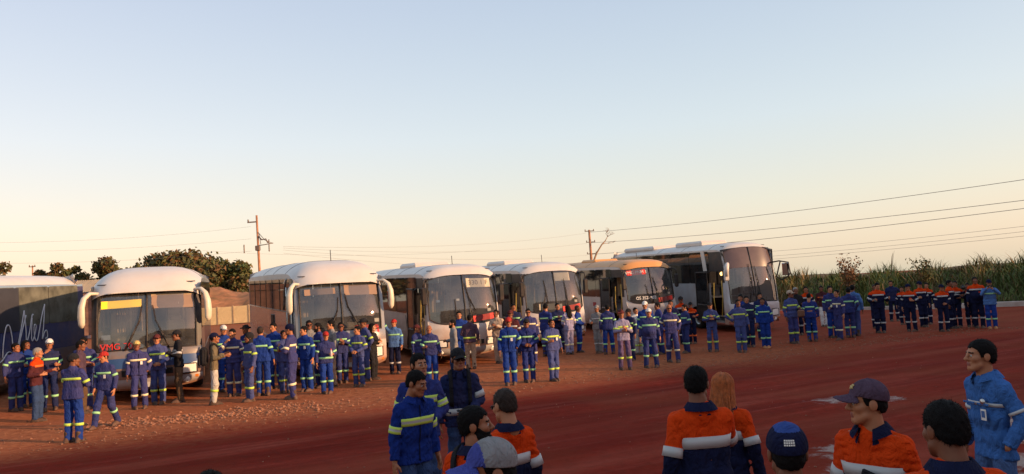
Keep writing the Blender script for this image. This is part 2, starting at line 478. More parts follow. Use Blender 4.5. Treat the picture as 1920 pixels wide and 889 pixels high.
# ------------------------------------------------------------------ leaf helpers
def leaf_mesh(name, centers, size, mats, up=.35, nm=3, aspect=1.7):
    """many small two-triangle leaf faces at the given points"""
    n = len(centers)
    nrm = rng.normal(size=(n, 3)); nrm[:, 2] += up; nrm /= np.linalg.norm(nrm, axis=1, keepdims=True)
    t = np.cross(nrm, rng.normal(size=(n, 3))); t /= np.linalg.norm(t, axis=1, keepdims=True)
    b = np.cross(nrm, t)
    s = (size * rng.uniform(.6, 1.5, (n, 1)))
    c = np.asarray(centers)
    fold = nrm * s * .18
    v = np.stack([c - t * s * .5 * aspect, c - b * s * .5 + fold, c + t * s * .5 * aspect, c + b * s * .5 + fold], 1).reshape(-1, 3)
    f = np.arange(4 * n).reshape(n, 4)
    me = mesh_np(name, v, f, rng.integers(0, nm, n), smooth=False)
    return me

def tree(x, y, z0, height, width, label, kindcols, seed, leaf=.3, n=2600, trunk_h=.35, dense=1.0, bare=False, depth=None, group=None):
    r_ = np.random.default_rng(seed)
    root = empty('tree', (x, y, z0))
    tag(root, label, 'tree', group)
    bark = mat('bark', (.13, .08, .05), .9, var=.3, vscale=6, bump=.5, bscale=12)
    th = height * trunk_h
    b = MB()
    pts = [(0, 0, -.3), (.05 * width * .1, 0, th * .5), (.02 * width, .01 * width, th), (.04 * width, 0, height * .62)]
    r0 = height * .022 + .05
    b.tube(pts, [r0 * 1.3, r0, r0 * .85, r0 * .35], 8)
    lobes = []
    nl = int(9 * dense) + 4
    for i in range(nl):
        a = r_.uniform(0, 6.28); rr = math.sqrt(r_.uniform(0, 1)) * width * .36
        zz = r_.uniform(th * .9, height * .88)
        k = 1 - abs((zz - height * .55) / (height * .6)) ** 2
        rr *= max(.25, k)
        lobes.append((rr * math.cos(a), rr * math.sin(a) * (.8), zz, r_.uniform(.13, .24) * width * (.6 + .4 * k)))
    for (lx, ly, lz, lr) in lobes:
        st = Vector(pts[2]).lerp(Vector(pts[3]), r_.uniform(0, .8))
        mid = st.lerp(Vector((lx, ly, lz)), .55) + Vector((0, 0, -.05 * height))
        b.tube([st, mid, (lx, ly, lz)], [r0 * .45, r0 * .28, r0 * .08], 5)
    b.build('trunk', bark, root)
    P = []
    per = n // len(lobes)
    for (lx, ly, lz, lr) in lobes:
        d = r_.normal(size=(per, 3)); d /= np.linalg.norm(d, axis=1, keepdims=True)
        rad = lr * r_.uniform(.35, 1.12, (per, 1)) ** .6
        # clumps: pull points to a few sub-centres
        sub = d[r_.integers(0, 14, per)] * lr * .85
        q = np.where(r_.random((per, 1)) < .6, sub + r_.normal(size=(per, 3)) * lr * .22, d * rad)
        P.append(q * np.array([1, 1, .72]) + np.array([lx, ly, lz]))
    me = leaf_mesh('crown', np.concatenate(P), leaf, None, .4, len(kindcols))
    obj('crown', me, kindcols, root)
    return root

LEAF_A = [mat('leaf_olive', (.085, .085, .028), .7, var=.2), mat('leaf_green', (.055, .075, .022), .7, var=.2), mat('leaf_ochre', (.13, .095, .03), .7, var=.2)]
LEAF_B = [mat('leaf_dark', (.05, .052, .02), .7, var=.2), mat('leaf_olive', None), mat('leaf_rust', (.12, .065, .025), .7, var=.2)]
# ------------------------------------------------------------------ behind the buses, at the coaches' tail
tree(-60.2, 139, .5, 13.9, 19, 'broad dark green tree crown behind the earth mound', LEAF_B, 3, .5, 11000, .15, 2.4)
tree(-50.6, 136, .5, 10.6, 13, 'rounded olive tree beside the broad dark green tree', LEAF_A, 4, .46, 6400, .15, 1.7)
tree(-46.2, 133, .5, 8.6, 9, 'lower olive tree where the crowns slope down to the grey coach', LEAF_B, 15, .44, 3600, .15, 1.4)
tree(-54.5, 131, .5, 9.8, 13, 'low olive tree in front of the two big crowns', LEAF_B, 14, .46, 5600, .12, 1.6)
tree(-57.8, 112, .5, 11.6, 7.6, 'dark tree with round top behind the shed', LEAF_B, 5, .36, 4200, .25, 1.2)
tree(-61.6, 113, .5, 11.6, 6.0, 'open-crowned tree near the shed roof', LEAF_A, 6, .34, 2600, .3, .9)
tree(-64.9, 114, .5, 11.9, 4.6, 'slim tree with narrow crown behind the shed gable', LEAF_A, 7, .32, 1900, .3, .7)
tree(-67.8, 112, .5, 11.0, 6.0, 'squat bushy tree between shed gable and scripted bus', LEAF_B, 8, .34, 2600, .3, .9)
tree(-80.4, 118, .5, 12.0, 7.0, 'dark tree peeping above the scripted bus roof', LEAF_B, 9, .34, 2400, .3, .9)

# orange earth mound with scrub and the cream panel wall before it
def mound():
    r_ = np.random.default_rng(5)
    xs = np.linspace(-54, -31, 30); ys = np.linspace(107, 128, 16)
    rows = []
    for y in ys:
        row = []
        for x in xs:
            e = math.sin(math.pi * (y - 107) / 21) ** .7 * max(0, min(1, (x + 54) / 6)) * max(0, min(1, (-31 - x) / 6))
            hgt = 5.1 + .5 * math.sin(x * .5) - .06 * (x + 45)
            row.append((x, y, .45 + e * (hgt + .16 * math.sin(x * 1.9 + y) + .12 * math.sin(x * 3.1 - y * 1.3))))
        rows.append(row)
    b = MB(); b.grid(rows)
    o = b.build('mound', mat('mound_earth', (.33, .14, .065), .95, var=.4, vscale=.7, bump=.8, bscale=3, dust=(.09, .07, .03), dscale=.6, damt=.8))
    tag(o, 'orange earth mound behind the cream panel wall', 'mound', kind='structure')
mound()
def panel_wall():
    root = empty('wall', (-45.5, 104, .45))
    tag(root, 'cream concrete panel wall at the foot of the earth mound', 'wall')
    wm = mat('cream_panel', (.62, .47, .25), .85, var=.15, vscale=1.2, dust=(.3, .2, .12), dscale=1.5, damt=.4)
    pm = mat('wall_post', (.30, .22, .15), .9, var=.2)
    b = MB(); b.box((0, 0, 0), (1.94, .12, 2.3), bev=.015); me = None
    b2 = MB(); b2.box((0, 0, 0), (.16, .2, 2.45), bev=.015); me2 = None
    for i in range(9):
        s = .06 * i
        if me is None:
            o = b.build('panel', wm, root); me = o.data
        else: o = obj('panel', me, None, root)
        o.location = (i * 2.1, 0, 1.15 + s * .6)
        if me2 is None:
            o = b2.build('post', pm, root); me2 = o.data
        else: o = obj('post', me2, None, root)
        o.location = (i * 2.1 + 1.05, -.01, 1.2 + s * .6)
panel_wall()

# shed with corrugated roof between the scripted bus and the yellow-sign coach
def shed():
    root = empty('shed', (-40.9, 70, .45), (0, 0, R(6)))
    tag(root, 'open shed with ribbed pale roof and dark blue gable', 'shed')
    rm = mat('ribbed_roof', (.42, .33, .22), .6, var=.25, vscale=1, dust=(.22, .13, .08), dscale=1.0)
    dm = mat('shed_dark', (.05, .05, .09), .8); wm = mat('shed_wall', (.2, .11, .08), .9, var=.3)
    # corrugated slope: each sheet is a part
    for k in range(8):
        b = MB(); n = 24; rows = []
        for (yy, zz) in ((0, 4.35), (2.6, 5.55)):
            rows.append([(k * 1.0 + i / n * .99, yy, zz + .035 * math.cos(i / n * 2 * math.pi * 6)) for i in range(n + 1)])
        b.grid(rows, smooth=True); b.build('roof_sheet', rm, root)
    b = MB(); b.box((4, .25, 3.95), (8, .12, .55)); b.box((4, .3, 2), (8, .1, 3.2)); b.build('front_wall', wm, root)
    b = MB(); b.add([(-.05, 0, 4.3), (-.05, 2.6, 5.65), (-.05, 5.2, 4.3), (-.05, 5.2, 0), (-.05, 0, 0), (-2.6, 1.2, 4.6), (-2.6, 2.6, 5.4), (-2.6, 4.4, 4.4), (-2.6, 4.4, 0), (-2.6, 1.2, 0)],
                    [(0, 1, 2, 3, 4), (5, 9, 8, 7, 6), (0, 5, 6, 1), (1, 6, 7, 2), (0, 4, 9, 5)]); b.build('gable', dm, root)
    b = MB()
    for x in (.2, 2.7, 5.3, 7.8): b.box((x, -.05, 2.1), (.14, .14, 4.3))
    for i, x in enumerate((.2, 2.7, 5.3, 7.8)):
        bb = MB(); bb.box((x, -.08, 2.1), (.14, .14, 4.4)); bb.build('post', wm, root)
shed()

# ------------------------------------------------------------------ power poles, wires
concrete = mat('pole_wood', (.36, .17, .09), .85, var=.25, vscale=2, bump=.3, bscale=9)
steel = mat('pole_steel', (.16, .12, .10), .6, metal=.3)
porcelain = mat('insulator', (.14, .09, .07), .4)
def pole(x, y, h, label, lean=0.0, arms=(), braces=False, r0=.17, name='utility_pole'):
    root = empty(name, (x, y, g(x, y)), (0, lean, 0))
    tag(root, label, 'utility pole')
    b = MB(); b.tube([(0, 0, -.5), (0, 0, h * .5), (0, 0, h)], [r0, r0 * .82, r0 * .62], 10); b.build('shaft', concrete, root)
    for (z, l0, l1) in arms:
        b = MB(); b.box(((l0 + l1) / 2, -.1, z), (l1 - l0, .1, .12)); a = b.build('crossarm', steel, root)
        for xx in (l0 + .08, l1 - .08):
            if abs(xx) < .3: continue
            b = MB(); b.lathe([(.001, 0), (.05, .0), (.09, .06), (.05, .09), (.09, .13), (.05, .17), (.07, .21), (.001, .24)], (xx, -.1, z + .06), 8)
            b.build('insulator', porcelain, a)
    return root
p1 = pole(-24.7, 75, 11.0, 'tall tapered utility pole with tangled bracket behind the grey coach', R(-1.0), [(10.35, -.9, 0)], r0=.15)
b = MB()
b.tube([(.1, -.1, 9.3), (.7, -.1, 8.5), (1.5, -.1, 8.1)], .03, 6); b.tube([(0, -.1, 8.0), (.7, -.1, 8.05), (1.5, -.1, 8.15)], .045, 6)
b.tube([(.1, -.1, 8.9), (.4, -.1, 8.55), (.8, -.1, 8.6), (1.0, -.1, 8.2)], .07, 6); b.tube([(.2, -.1, 9.2), (.3, -.1, 8.1)], .03, 6)
b.build('bracket', steel, p1)
b = MB(); b.box((0, -.16, 7.75), (.45, .34, .5), bev=.05); b.build('junction_box', steel, p1)
p2 = pole(12.0, 118, 10.9, 'short utility pole with four stepped insulator arms beside a bare tree', R(-.5), [(10.7, -.7, .75), (9.0, -.6, .8), (7.2, -.6, .9), (5.6, -.8, .6)], r0=.26)
pole(-73.9, 118, 10.6, 'thin distant pole above the scripted bus roof', 0, [(10.4, -.5, .5)], r0=.16)

def wire(a, b_, sag, label, r_=.018, n=22):
    pts = []
    for i in range(n + 1):
        t = i / n
        pts.append((a[0] + (b_[0] - a[0]) * t, a[1] + (b_[1] - a[1]) * t, a[2] + (b_[2] - a[2]) * t - sag * 4 * t * (1 - t)))
    m = MB(); m.tube(pts, r_, 4, cap=False)
    o = m.build('power_line', mat('wire', (.25, .22, .2), .6))
    return tag(o, label, 'wire', 'power lines')
# wires from the stepped pole towards the open side of the yard
P2 = (12.0, 118.0)
def ray_at(px, py, dist):
    """a point in the yard for a bearing measured from the photograph (used for the far ends of the wires)"""
    F = 1442.0
    d = camo.matrix_world.to_3x3() @ Vector(((px - 960) / F, (444.5 - py) / F, -1.0))
    q = d * (dist / d.y)
    return (q.x, q.y, q.z + 2.3)
for i, (za, ya, px, py, dist, sag) in enumerate([(10.9, 0, 2060, 316, 60, .5), (9.3, .4, 2060, 358, 60, .5), (7.5, .4, 2060, 373, 60, .4), (7.2, 30, 2060, 408, 85, .4), (6.3, 30, 2060, 418, 85, .4), (5.7, 30, 2060, 428, 85, .3)]):
    b_ = ray_at(px, py, dist)
    wire((P2[0] + (0 if ya < 5 else 26), P2[1] + ya, za + .1), b_, sag,
         ['topmost wire rising from the stepped pole over the grass bank', 'second wire down from the stepped pole over the grass bank', 'third wire down from the stepped pole over the grass bank',
          'faint upper far wire over the grass bank', 'faint middle far wire over the grass bank', 'faint lowest far wire over the grass bank'][i], .024 if ya < 5 else .018)
for i, (z2, z1) in enumerate([(10.9, 8.25), (9.3, 8.1), (7.5, 7.9), (5.8, 7.6)]):
    wire((P2[0] - .6, P2[1], z2), (-22.4, 75, z1), .8, ['uppermost', 'second', 'third', 'lowest'][i] + ' wire slung between the bracket pole and the stepped pole', .010)
for i, (za, px, py, dist) in enumerate([(10.4, -120, 455, 70), (9.2, -120, 470, 80), (8.0, -120, 492, 80)]):
    wire((-25.5, 75, za), ray_at(px, py, dist), .5, ['top', 'middle', 'bottom'][i] + ' wire leaving the bracket pole over the scripted bus', .007)
# two long hanging insulators on a farther line
for i, (px, y0, y1, lab) in enumerate([(457.5, 460, 475, 'hanging insulator string beyond the bracket pole, under the crossarm side'), (504, 450, 472, 'hanging insulator string beyond the bracket pole, under the bracket side')]):
    a = ray_at(px, y0 - 1, 96); c = ray_at(px, y1, 96)
    b = MB(); b.lathe([(.001, c[2]), (.05, c[2])] + [(.10 if k % 2 else .05, c[2] + (a[2] - c[2]) * (k + .5) / 12) for k in range(12)] + [(.05, a[2]), (.001, a[2])], (a[0], a[1], 0), 8)
    o = b.build('insulator_string', porcelain); tag(o, lab, 'insulator', 'hanging insulators')
wire(ray_at(380, 470, 96), ray_at(900, 470, 96), 0.6, 'thin line carrying the two hanging insulator strings', .008)

# bare tree beside the stepped pole
def bare_tree(x, y, z0):
    r_ = random.Random(4)
    root = empty('tree', (x, y, z0)); tag(root, 'leafless crooked tree leaning away from the stepped pole', 'tree')
    tw = MB(); bm_ = mat('bark_pale', (.30, .20, .13), .9, var=.2)
    def br(p, d, l, r0, lvl):
        e = p + d * l; m = p.lerp(e, .5) + Vector((r_.uniform(-.1, .1) * l, 0, r_.uniform(-.08, .12) * l))
        tw.tube([p, m, e], [r0, r0 * .8, r0 * .6], 5 if lvl < 2 else 4)
        if lvl >= 4: return
        for k in range(3 if lvl < 2 else 2):
            nd = (d * .6 + Vector((r_.uniform(-1.2, 1.2), r_.uniform(-.5, .5), r_.uniform(-.15, .45)))).normalized()
            br(e, nd, l * r_.uniform(.6, .9), r0 * .62, lvl + 1)
    br(Vector((1.75, 0, 9.0)), Vector((.3, 0, .5)).normalized(), .75, .075, 0)
    br(Vector((1.2, 0, 8.5)), Vector((.9, 0, .12)).normalized(), .9, .05, 2)
    tw.build('crown', bm_, root)
    t = MB(); t.tube([(-1.3, 0, -.3), (-.9, 0, 3.0), (-.4, 0, 5.6), (.3, 0, 7.2), (1.2, 0, 8.5), (1.75, 0, 9.02)], [.24, .2, .17, .13, .10, .078], 8); t.build('trunk', bm_, root)
bare_tree(12.4, 117, .45)

# ------------------------------------------------------------------ grass bank on the open side
KA, KB = Vector((13.5, 50.6, 0)), Vector((38.0, 34.6, 0))
KD = (KB - KA).normalized(); KN = Vector((-KD.y, KD.x, 0))
if KN.y < 0: KN = -KN
def bank_z(t, w):
    return .1 + 1.15 * float(sst(0.0, 4.5, w)) + .15 * math.sin(t * .55) * float(sst(.5, 4, w)) + 1.0 * float(sst(4, 11, w))
b = MB(); rows = []
for w in (0, .6, 1.4, 2.4, 3.5, 5, 7, 9, 11, 15, 30):
    rows.append([KA + KD * t + KN * w + Vector((0, 0, bank_z(t, w) if w < 20 else -.2)) for t in np.linspace(-9, 52, 40)])
b.grid(rows)
bank = b.build('bank', mat('bank_soil', (.10, .06, .03), .95, var=.4, vscale=.8, bump=.5, bscale=3)); tag(bank, 'low earth bank overgrown with tall grass', 'bank', kind='structure')
b = MB(); L = 61.0
c = KA + KD * (-9 + L / 2) - KN * .12
b.box((c.x, c.y, .1), (L, .22, .34), Matrix.Rotation(math.atan2(KD.y, KD.x), 3, 'Z'), bev=.03)
kerb = b.build('kerb', mat('kerb_concrete', (.42, .36, .32), .9, var=.2, vscale=2, dust=(.25, .12, .08), dscale=1.2, damt=.6)); tag(kerb, 'pale concrete kerb below the grass bank', 'kerb', kind='structure')

def grass():
    n = 32000
    t = rng.uniform(-8, 50, n); w = .25 + 8.5 * rng.random(n) ** 1.3
    hgt = rng.uniform(.35, .95, n) * (1.0 + .45 * np.sin(t * .8 + 1) * .5 + .3 * np.sin(t * 2.3)) * (.65 + .5 * sst(.2, 3, w))
    tall = rng.random(n) < .03; hgt = np.where(tall, hgt * 1.5, hgt)
    z0 = np.array([bank_z(a, c_) for a, c_ in zip(t, w)]) - .05
    px = KA.x + KD.x * t + KN.x * w; py = KA.y + KD.y * t + KN.y * w
    az = rng.uniform(0, 6.28, n); lean = rng.uniform(.1, .95, n) * hgt
    wd = rng.uniform(.012, .04, n)
    cx, sx = np.cos(az), np.sin(az)
    V = np.zeros((n, 7, 3)); 
    for k, (q, wf) in enumerate(((0, 1), (.4, .95), (.75, .6))):
        ox = lean * q ** 2 * cx; oy = lean * q ** 2 * sx; oz = hgt * q * (1 - .12 * q)
        for s_, j in ((-1, 0), (1, 1)):
            V[:, 2 * k + j, 0] = px + ox - s_ * sx * wd * wf; V[:, 2 * k + j, 1] = py + oy + s_ * cx * wd * wf; V[:, 2 * k + j, 2] = z0 + oz
    V[:, 6, 0] = px + lean * cx; V[:, 6, 1] = py + lean * sx; V[:, 6, 2] = z0 + hgt * .86
    base = (np.arange(n) * 7)[:, None]
    tri = np.array([(0, 1, 3), (0, 3, 2), (2, 3, 5), (2, 5, 4), (4, 5, 6)])
    f = (base[:, None, :] + tri[None]).reshape(-1, 3)
    zone = np.sin(t * .6) + .6 * np.sin(t * 1.7 + 2) + rng.normal(0, .8, n)
    mi = np.where(tall, 2, np.where(zone > 1.0, 1, 0)); mi = np.where((rng.random(n) < .12), 3, mi)
    me = mesh_np('grass', V.reshape(-1, 3), f, np.repeat(mi, 5), smooth=False)
    o = obj('grass', me, [mat('blade_green', (.085, .110, .024), .7, var=.2), mat('blade_dry', (.16, .11, .038), .75, var=.2), mat('blade_seed', (.24, .14, .06), .8, var=.2), mat('blade_dark', (.05, .052, .014), .7, var=.2)])
    tag(o, 'tall green and straw grass covering the bank', 'grass', kind='stuff')
grass()
def shrub(t, w, h, wd, label, cols, seed, n=700, leaf=.09):
    p = KA + KD * t + KN * w; z0 = bank_z(t, w) - .05
    r_ = np.random.default_rng(seed); root = empty('shrub', (p.x, p.y, z0)); tag(root, label, 'shrub', 'shrubs on the grass bank')
    s = MB(); P = []
    for i in range(9):
        a = r_.uniform(0, 6.28); e = Vector((math.cos(a) * wd * .5 * r_.uniform(.2, 1), math.sin(a) * wd * .5 * r_.uniform(.2, 1), h * r_.uniform(.6, 1)))
        s.tube([(0, 0, 0), e * .5 + Vector((0, 0, .1 * h)), e], [.03, .02, .006], 5)
        q = r_.random((n // 9, 1)) * .75 + .28
        P.append(np.array(e)[None] * q + r_.normal(size=(n // 9, 3)) * wd * .09)
    s.build('stem', mat('bark', None), root)
    obj('foliage', leaf_mesh('foliage', np.concatenate(P), leaf, None, .3, len(cols)), cols, root)
shrub(7.2, 3.2, 2.5, 1.9, 'rusty-leaved shrub next to the hoop mirror of the high coach', [mat('leaf_rust', None), mat('leaf_redbrown', (.20, .085, .035), .7, var=.2)], 31)
shrub(11.5, 3.5, 1.9, 1.5, 'small dry shrub beyond the beige-capped worker', LEAF_A, 32, 400)
shrub(17.6, 2.6, 2.3, 2.2, 'dark brown spreading shrub behind the legs-apart worker', LEAF_B, 33, 800)
shrub(19.6, 3.4, 3.0, 1.6, 'upright olive shrub rising highest on the bank', LEAF_A, 34, 800)
shrub(21.0, 2.4, 2.1, 1.6, 'low dark shrub at the foot of the upright olive shrub', LEAF_B, 35, 600)
shrub(29.5, 4.0, 2.7, 2.0, 'thin reddish shrub behind the light blue photographer', [mat('leaf_rust', None), mat('leaf_dark', None)], 36, 600)
# ------------------------------------------------------------------ buses
RUB = mat('rubber', (.02, .02, .02), .75, var=.2)
BLACKT = mat('black_trim', (.018, .018, .02), .45, var=.2, dust=(.16, .08, .05), dscale=2.5, damt=.35)
CHROME = mat('alloy', (.55, .53, .5), .35, metal=.9, var=.1)
DARKIN = mat('bus_interior', (.20, .18, .165), .9)
SEAT = mat('seat_cloth', (.22, .19, .19), .95, var=.25)
SEATTAN = mat('seat_cover', (.42, .31, .2), .95, var=.2)
CURT = mat('curtain', (.42, .30, .18), .95, var=.25, vscale=8)
BLIND = mat('sun_blind', (.30, .20, .15), .9, var=.1)
LAMP = mat('lamp_lens', (.75, .73, .68), .15, spec=.6, var=.1)
AMBER = mat('amber_lens', (.55, .16, .02), .25)
REDCARD = mat('red_card', (.62, .035, .03), .6, var=.08)
WHITECARD = mat('white_card', (.72, .68, .62), .7, var=.05)
MIRRORG = mat('mirror_glass', (.8, .8, .8), .03, metal=1.0, var=0)
WSG = glass('windscreen_glass', (.70, .73, .75), .10, .012, .13, (.28, .28, .28))
SIDEG = glass('side_glass', (.10, .12, .14), .12, .03, .07, (.16, .17, .19))
SIDEG_DUSTY = glass('side_glass_dusty', (.10, .12, .12), .10, .06, .55, (.22, .22, .18))
DUSTC = (.36, .19, .11)

def catmull(pts, per=6):
    out = []
    P = [pts[0]] + list(pts) + [pts[-1]]
    for i in range(1, len(P) - 2):
        for k in range(per):
            t = k / per
            q = []
            for a in range(2):
                p0, p1, p2, p3 = P[i - 1][a], P[i][a], P[i + 1][a], P[i + 2][a]
                q.append(.5 * ((2 * p1) + (-p0 + p2) * t + (2 * p0 - 5 * p1 + 4 * p2 - p3) * t * t + (-p0 + 3 * p1 - 3 * p2 + p3) * t ** 3))
            out.append(tuple(q))
    out.append(pts[-1]); return out

class Shell:
    """surface swept over a bus nose/roof: P(t) on the centre line, rounded off towards both flanks"""
    def __init__(s, pts, depth, p, W, per=6):
        s.c = catmull(pts, per); s.W = W; s.p = p
        n = len(s.c); s.n = []
        L = [0]
        for i in range(1, n): L.append(L[-1] + math.dist(s.c[i], s.c[i - 1]))
        s.t = [l / L[-1] for l in L]; s.len = L[-1]
        for i in range(n):
            a, b = s.c[max(0, i - 1)], s.c[min(n - 1, i + 1)]
            dy, dz = b[0] - a[0], b[1] - a[1]; l = math.hypot(dy, dz) or 1
            s.n.append((-dz / l, dy / l))           # outward (forward / up)
        s.depth = depth                              # function of t
    def pt(s, t, q, off=0.0):
        t = min(max(t, 0), 1)
        i = min(len(s.t) - 2, max(0, next((k for k in range(len(s.t) - 1) if s.t[k + 1] >= t), 0)))
        f = (t - s.t[i]) / max(1e-9, s.t[i + 1] - s.t[i])
        y = s.c[i][0] + (s.c[i + 1][0] - s.c[i][0]) * f; z = s.c[i][1] + (s.c[i + 1][1] - s.c[i][1]) * f
        ny = s.n[i][0] + (s.n[i + 1][0] - s.n[i][0]) * f; nz = s.n[i][1] + (s.n[i + 1][1] - s.n[i][1]) * f
        d = s.depth(t) * abs(q) ** s.p - off
        return Vector((q * s.W, y - ny * d, z - nz * d))
    def tz(s, z):
        best = min(range(len(s.c)), key=lambda i: abs(s.c[i][1] - z)); return s.t[best]

def text_obj(txt, size, m, parent, M, sx=1.0, ext=.003, name='lettering', align='CENTER'):
    cu = bpy.data.curves.new(name, 'FONT'); cu.body = txt; cu.size = size; cu.extrude = ext
    cu.align_x = align; cu.align_y = 'CENTER'; cu.materials.append(m); cu.resolution_u = 3
    o = bpy.data.objects.new(name, cu); COL.objects.link(o); o.parent = parent
    dg = bpy.context.evaluated_depsgraph_get(); dg.update()
    me = bpy.data.meshes.new_from_object(o.evaluated_get(dg))
    bpy.data.objects.remove(o); bpy.data.curves.remove(cu)
    o = bpy.data.objects.new(name, me); COL.objects.link(o); o.parent = parent
    o.matrix_local = M @ Matrix.Diagonal((sx, 1, 1, 1))
    return o

def front_M(p, rake=0.0):     # text that reads from in front of the bus (looking along +y)
    return Matrix.Translation(p) @ Matrix.Rotation(R(90) + rake, 4, 'X')
def side_M(p):                # on the -x flank, reads from outside
    return Matrix.Translation(p) @ Matrix.Rotation(R(-90), 4, 'Z') @ Matrix.Rotation(R(90), 4, 'X')
def sideR_M(p):               # on the +x flank
    return Matrix.Translation(p) @ Matrix.Rotation(R(90), 4, 'Z') @ Matrix.Rotation(R(90), 4, 'X')

def card(nose, t, q, w, h, m, parent, name='windscreen_card', off=-.035, roll=0.0, txt=None, tm=None, ts=.2, sx=1.0, th=.012):
    """flat card lying just behind (or on) the curved windscreen"""
    p = nose.pt(t, q, off); ex = (nose.pt(t, q + .02) - nose.pt(t, q - .02)).normalized(); ez = (nose.pt(min(1, t + .02), q) - nose.pt(t - .02, q)).normalized()
    ez = (ez - ex * ez.dot(ex)).normalized(); ey = ez.cross(ex)
    B = Matrix((ex, ey, ez)).transposed() @ Matrix.Rotation(roll, 3, 'Y')
    if m is not None:
        b_ = MB(); b_.box(p, (w, th, h), B); o = b_.build(name, m, parent)
    if txt:
        M = Matrix.Translation(p - ey * (th / 2 + .003)) @ B.to_4x4() @ Matrix.Rotation(R(90), 4, 'X')
        text_obj(txt, ts, tm, parent, M, sx)

QS = [-1, -.985, -.96, -.92, -.86, -.76, -.62, -.45, -.25, -.03, .03, .25, .45, .62, .76, .86, .92, .96, .985, 1]

def make_bus(name, label, X, Y, yaw, S):
    L, H, W = S['L'], S['H'], 1.275
    ca, sa = math.cos(R(yaw)), math.sin(R(yaw))
    def wpos(lx, ly): return (X + ca * lx - sa * ly, Y + sa * lx + ca * ly)
    yf, yr = S.get('axle', 2.55), L - S.get('rear', 3.3)
    k_ = S.get('scale', 1)
    z0, z1 = g(*wpos(0, yf * k_)), g(*wpos(0, yr * k_))
    pitch = math.atan2(z1 - z0, (yr - yf) * k_)
    root = empty(name, (X, Y, z0 - yf * k_ * math.tan(pitch)), Euler((pitch, 0, R(yaw))))
    root.scale = (S.get('scale', 1),) * 3
    tag(root, label, 'bus', 'buses parked in a row')
    paint, roofp, skirtp = S['paint'], S['roof'], S.get('skirt', S['paint'])
    # ---- nose
    ws0, ws1 = S['ws']                                     # windscreen bottom / top heights
    rk = S['rake']
    nose = Shell([(.16, .30), (.02, .50), (-.02, .8), (.0, ws0 - .08), (.05, ws0), (.05 + rk * .2, ws0 + (ws1 - ws0) * .35), (.05 + rk * .55, ws0 + (ws1 - ws0) * .7), (.05 + rk, ws1)],
                 lambda t: S['nd'], S['np'], W)
    tw0 = nose.tz(ws0); bow = S.get('bow', 0.0)
    def t_ws0(q): return tw0 + bow * (abs(q) ** 4 - 0) * -1 if False else tw0 + bow * (abs(q) ** 5)
    GQ = S.get('gq', .93)                                  # glass half-width
    lower = MB(); rows = []
    for k in range(9):
        rows.append([nose.pt(t_ws0(q) * k / 8, q) for q in QS])
    lower.grid(rows, 0)
    for sg in (-1, 1):                                     # A-pillars
        qq = [GQ + (1 - GQ) * k / 4 for k in range(5)]
        rows = [[nose.pt(t_ws0(sg * q) + (1 - t_ws0(sg * q)) * j / 8, sg * q) for q in qq] for j in range(9)]
        lower.grid(rows, 1 if S.get('darkpillar') else 0, flip=sg < 0)
    lower.build('front_panel', [skirtp, BLACKT], root)
    gl = []
    tint_top = S.get('tint', 0)
    for sg in (-1, 1):
        qq = [.012 + (GQ - .012) * k / 10 for k in range(11)]
        rows = [[nose.pt(t_ws0(q) + (1 - t_ws0(q)) * j / 12, sg * q, -.012) for q in qq] for j in range(13)]
        m_ = MB(); m_.grid(rows, 0, flip=sg < 0)
        o = m_.build('windscreen', WSG, root); o['label'] = 'one half of the split windscreen'; gl.append(o)
        # gasket
        m_ = MB()
        rim = [nose.pt(t_ws0(q), sg * q, .006) for q in qq] + [nose.pt(t_ws0(GQ) + (1 - t_ws0(GQ)) * j / 8, sg * GQ, .006) for j in range(1, 9)]
        m_.tube(rim, .022, 5); m_.build('gasket', BLACKT, o)
        if tint_top:
            rows = [[nose.pt(1 - tint_top * (1 - j / 4), sg * q, -.004) for q in qq] for j in range(5)]
            m_ = MB(); m_.grid(rows, 0, flip=sg < 0); m_.build('tinted_band', mat('tint_film', (.09, .06, .06), .25, spec=.5), o)
    m_ = MB(); m_.tube([nose.pt(tw0 + (1 - tw0) * j / 8, 0, .004) for j in range(9)], .026 if not S.get('thickdiv') else .04, 6); m_.build('windscreen_divider', BLACKT, root)
    # ---- roof with its overhanging visor
    lip = S['lip']
    rd = S['rd']
    rp = [(.05 + rk - lip, ws1 + .02)] + [(.05 + rk - lip + a, ws1 + (H - ws1) * c_) for a, c_ in S['visor']] + [(L * .45, H + .01), (L - 1.0, H - .02), (L - .25, H - .12)]
    roof = Shell(rp, lambda t: rd, S['rp'], W + .004, per=5)
    rm = MB(); rows = [[roof.pt(t, q) for q in QS] for t in roof.t]
    if S.get('roofside'):
        ia = [k for k, t in enumerate(roof.t) if t * roof.len < 2.1]; cut = ia[-1]
        rm.grid(rows[:cut + 1], 0)
        rm.grid([r_[3:-3] for r_ in rows[cut:]], 0); rm.grid([r_[:4] for r_ in rows[cut:]], 2); rm.grid([r_[-4:] for r_ in rows[cut:]], 2)
    else: rm.grid(rows, 0)
    rows = [[nose.pt(1, q) for q in QS], [roof.pt(0, q) for q in QS]]
    rm.grid(rows, 1, smooth=False)
    ro = rm.build('roof', [roofp, BLACKT, S.get('roofside', roofp)], root)
    tm = next(t for t in roof.t if roof.pt(t, 0).y > 1.75)
    for tt in (tm, tm + 2.6 / roof.len, tm + 5.2 / roof.len):      # panel joints across the roof
        m_ = MB(); m_.tube([roof.pt(tt, q, .001) for q in QS], .009, 4, cap=False); m_.build('roof_seam', mat('seam', (.12, .10, .09), .8), root)
    # ---- flank outline
    edge = [nose.pt(t, 1) for t in nose.t] + [roof.pt(t, 1) for t in roof.t]
    ez = [(p.z, p.y) for p in edge if True]
    top_y = [(roof.pt(t, 1).y, roof.pt(t, 1).z) for t in roof.t]
    zmax = max(p[1] for p in top_y)
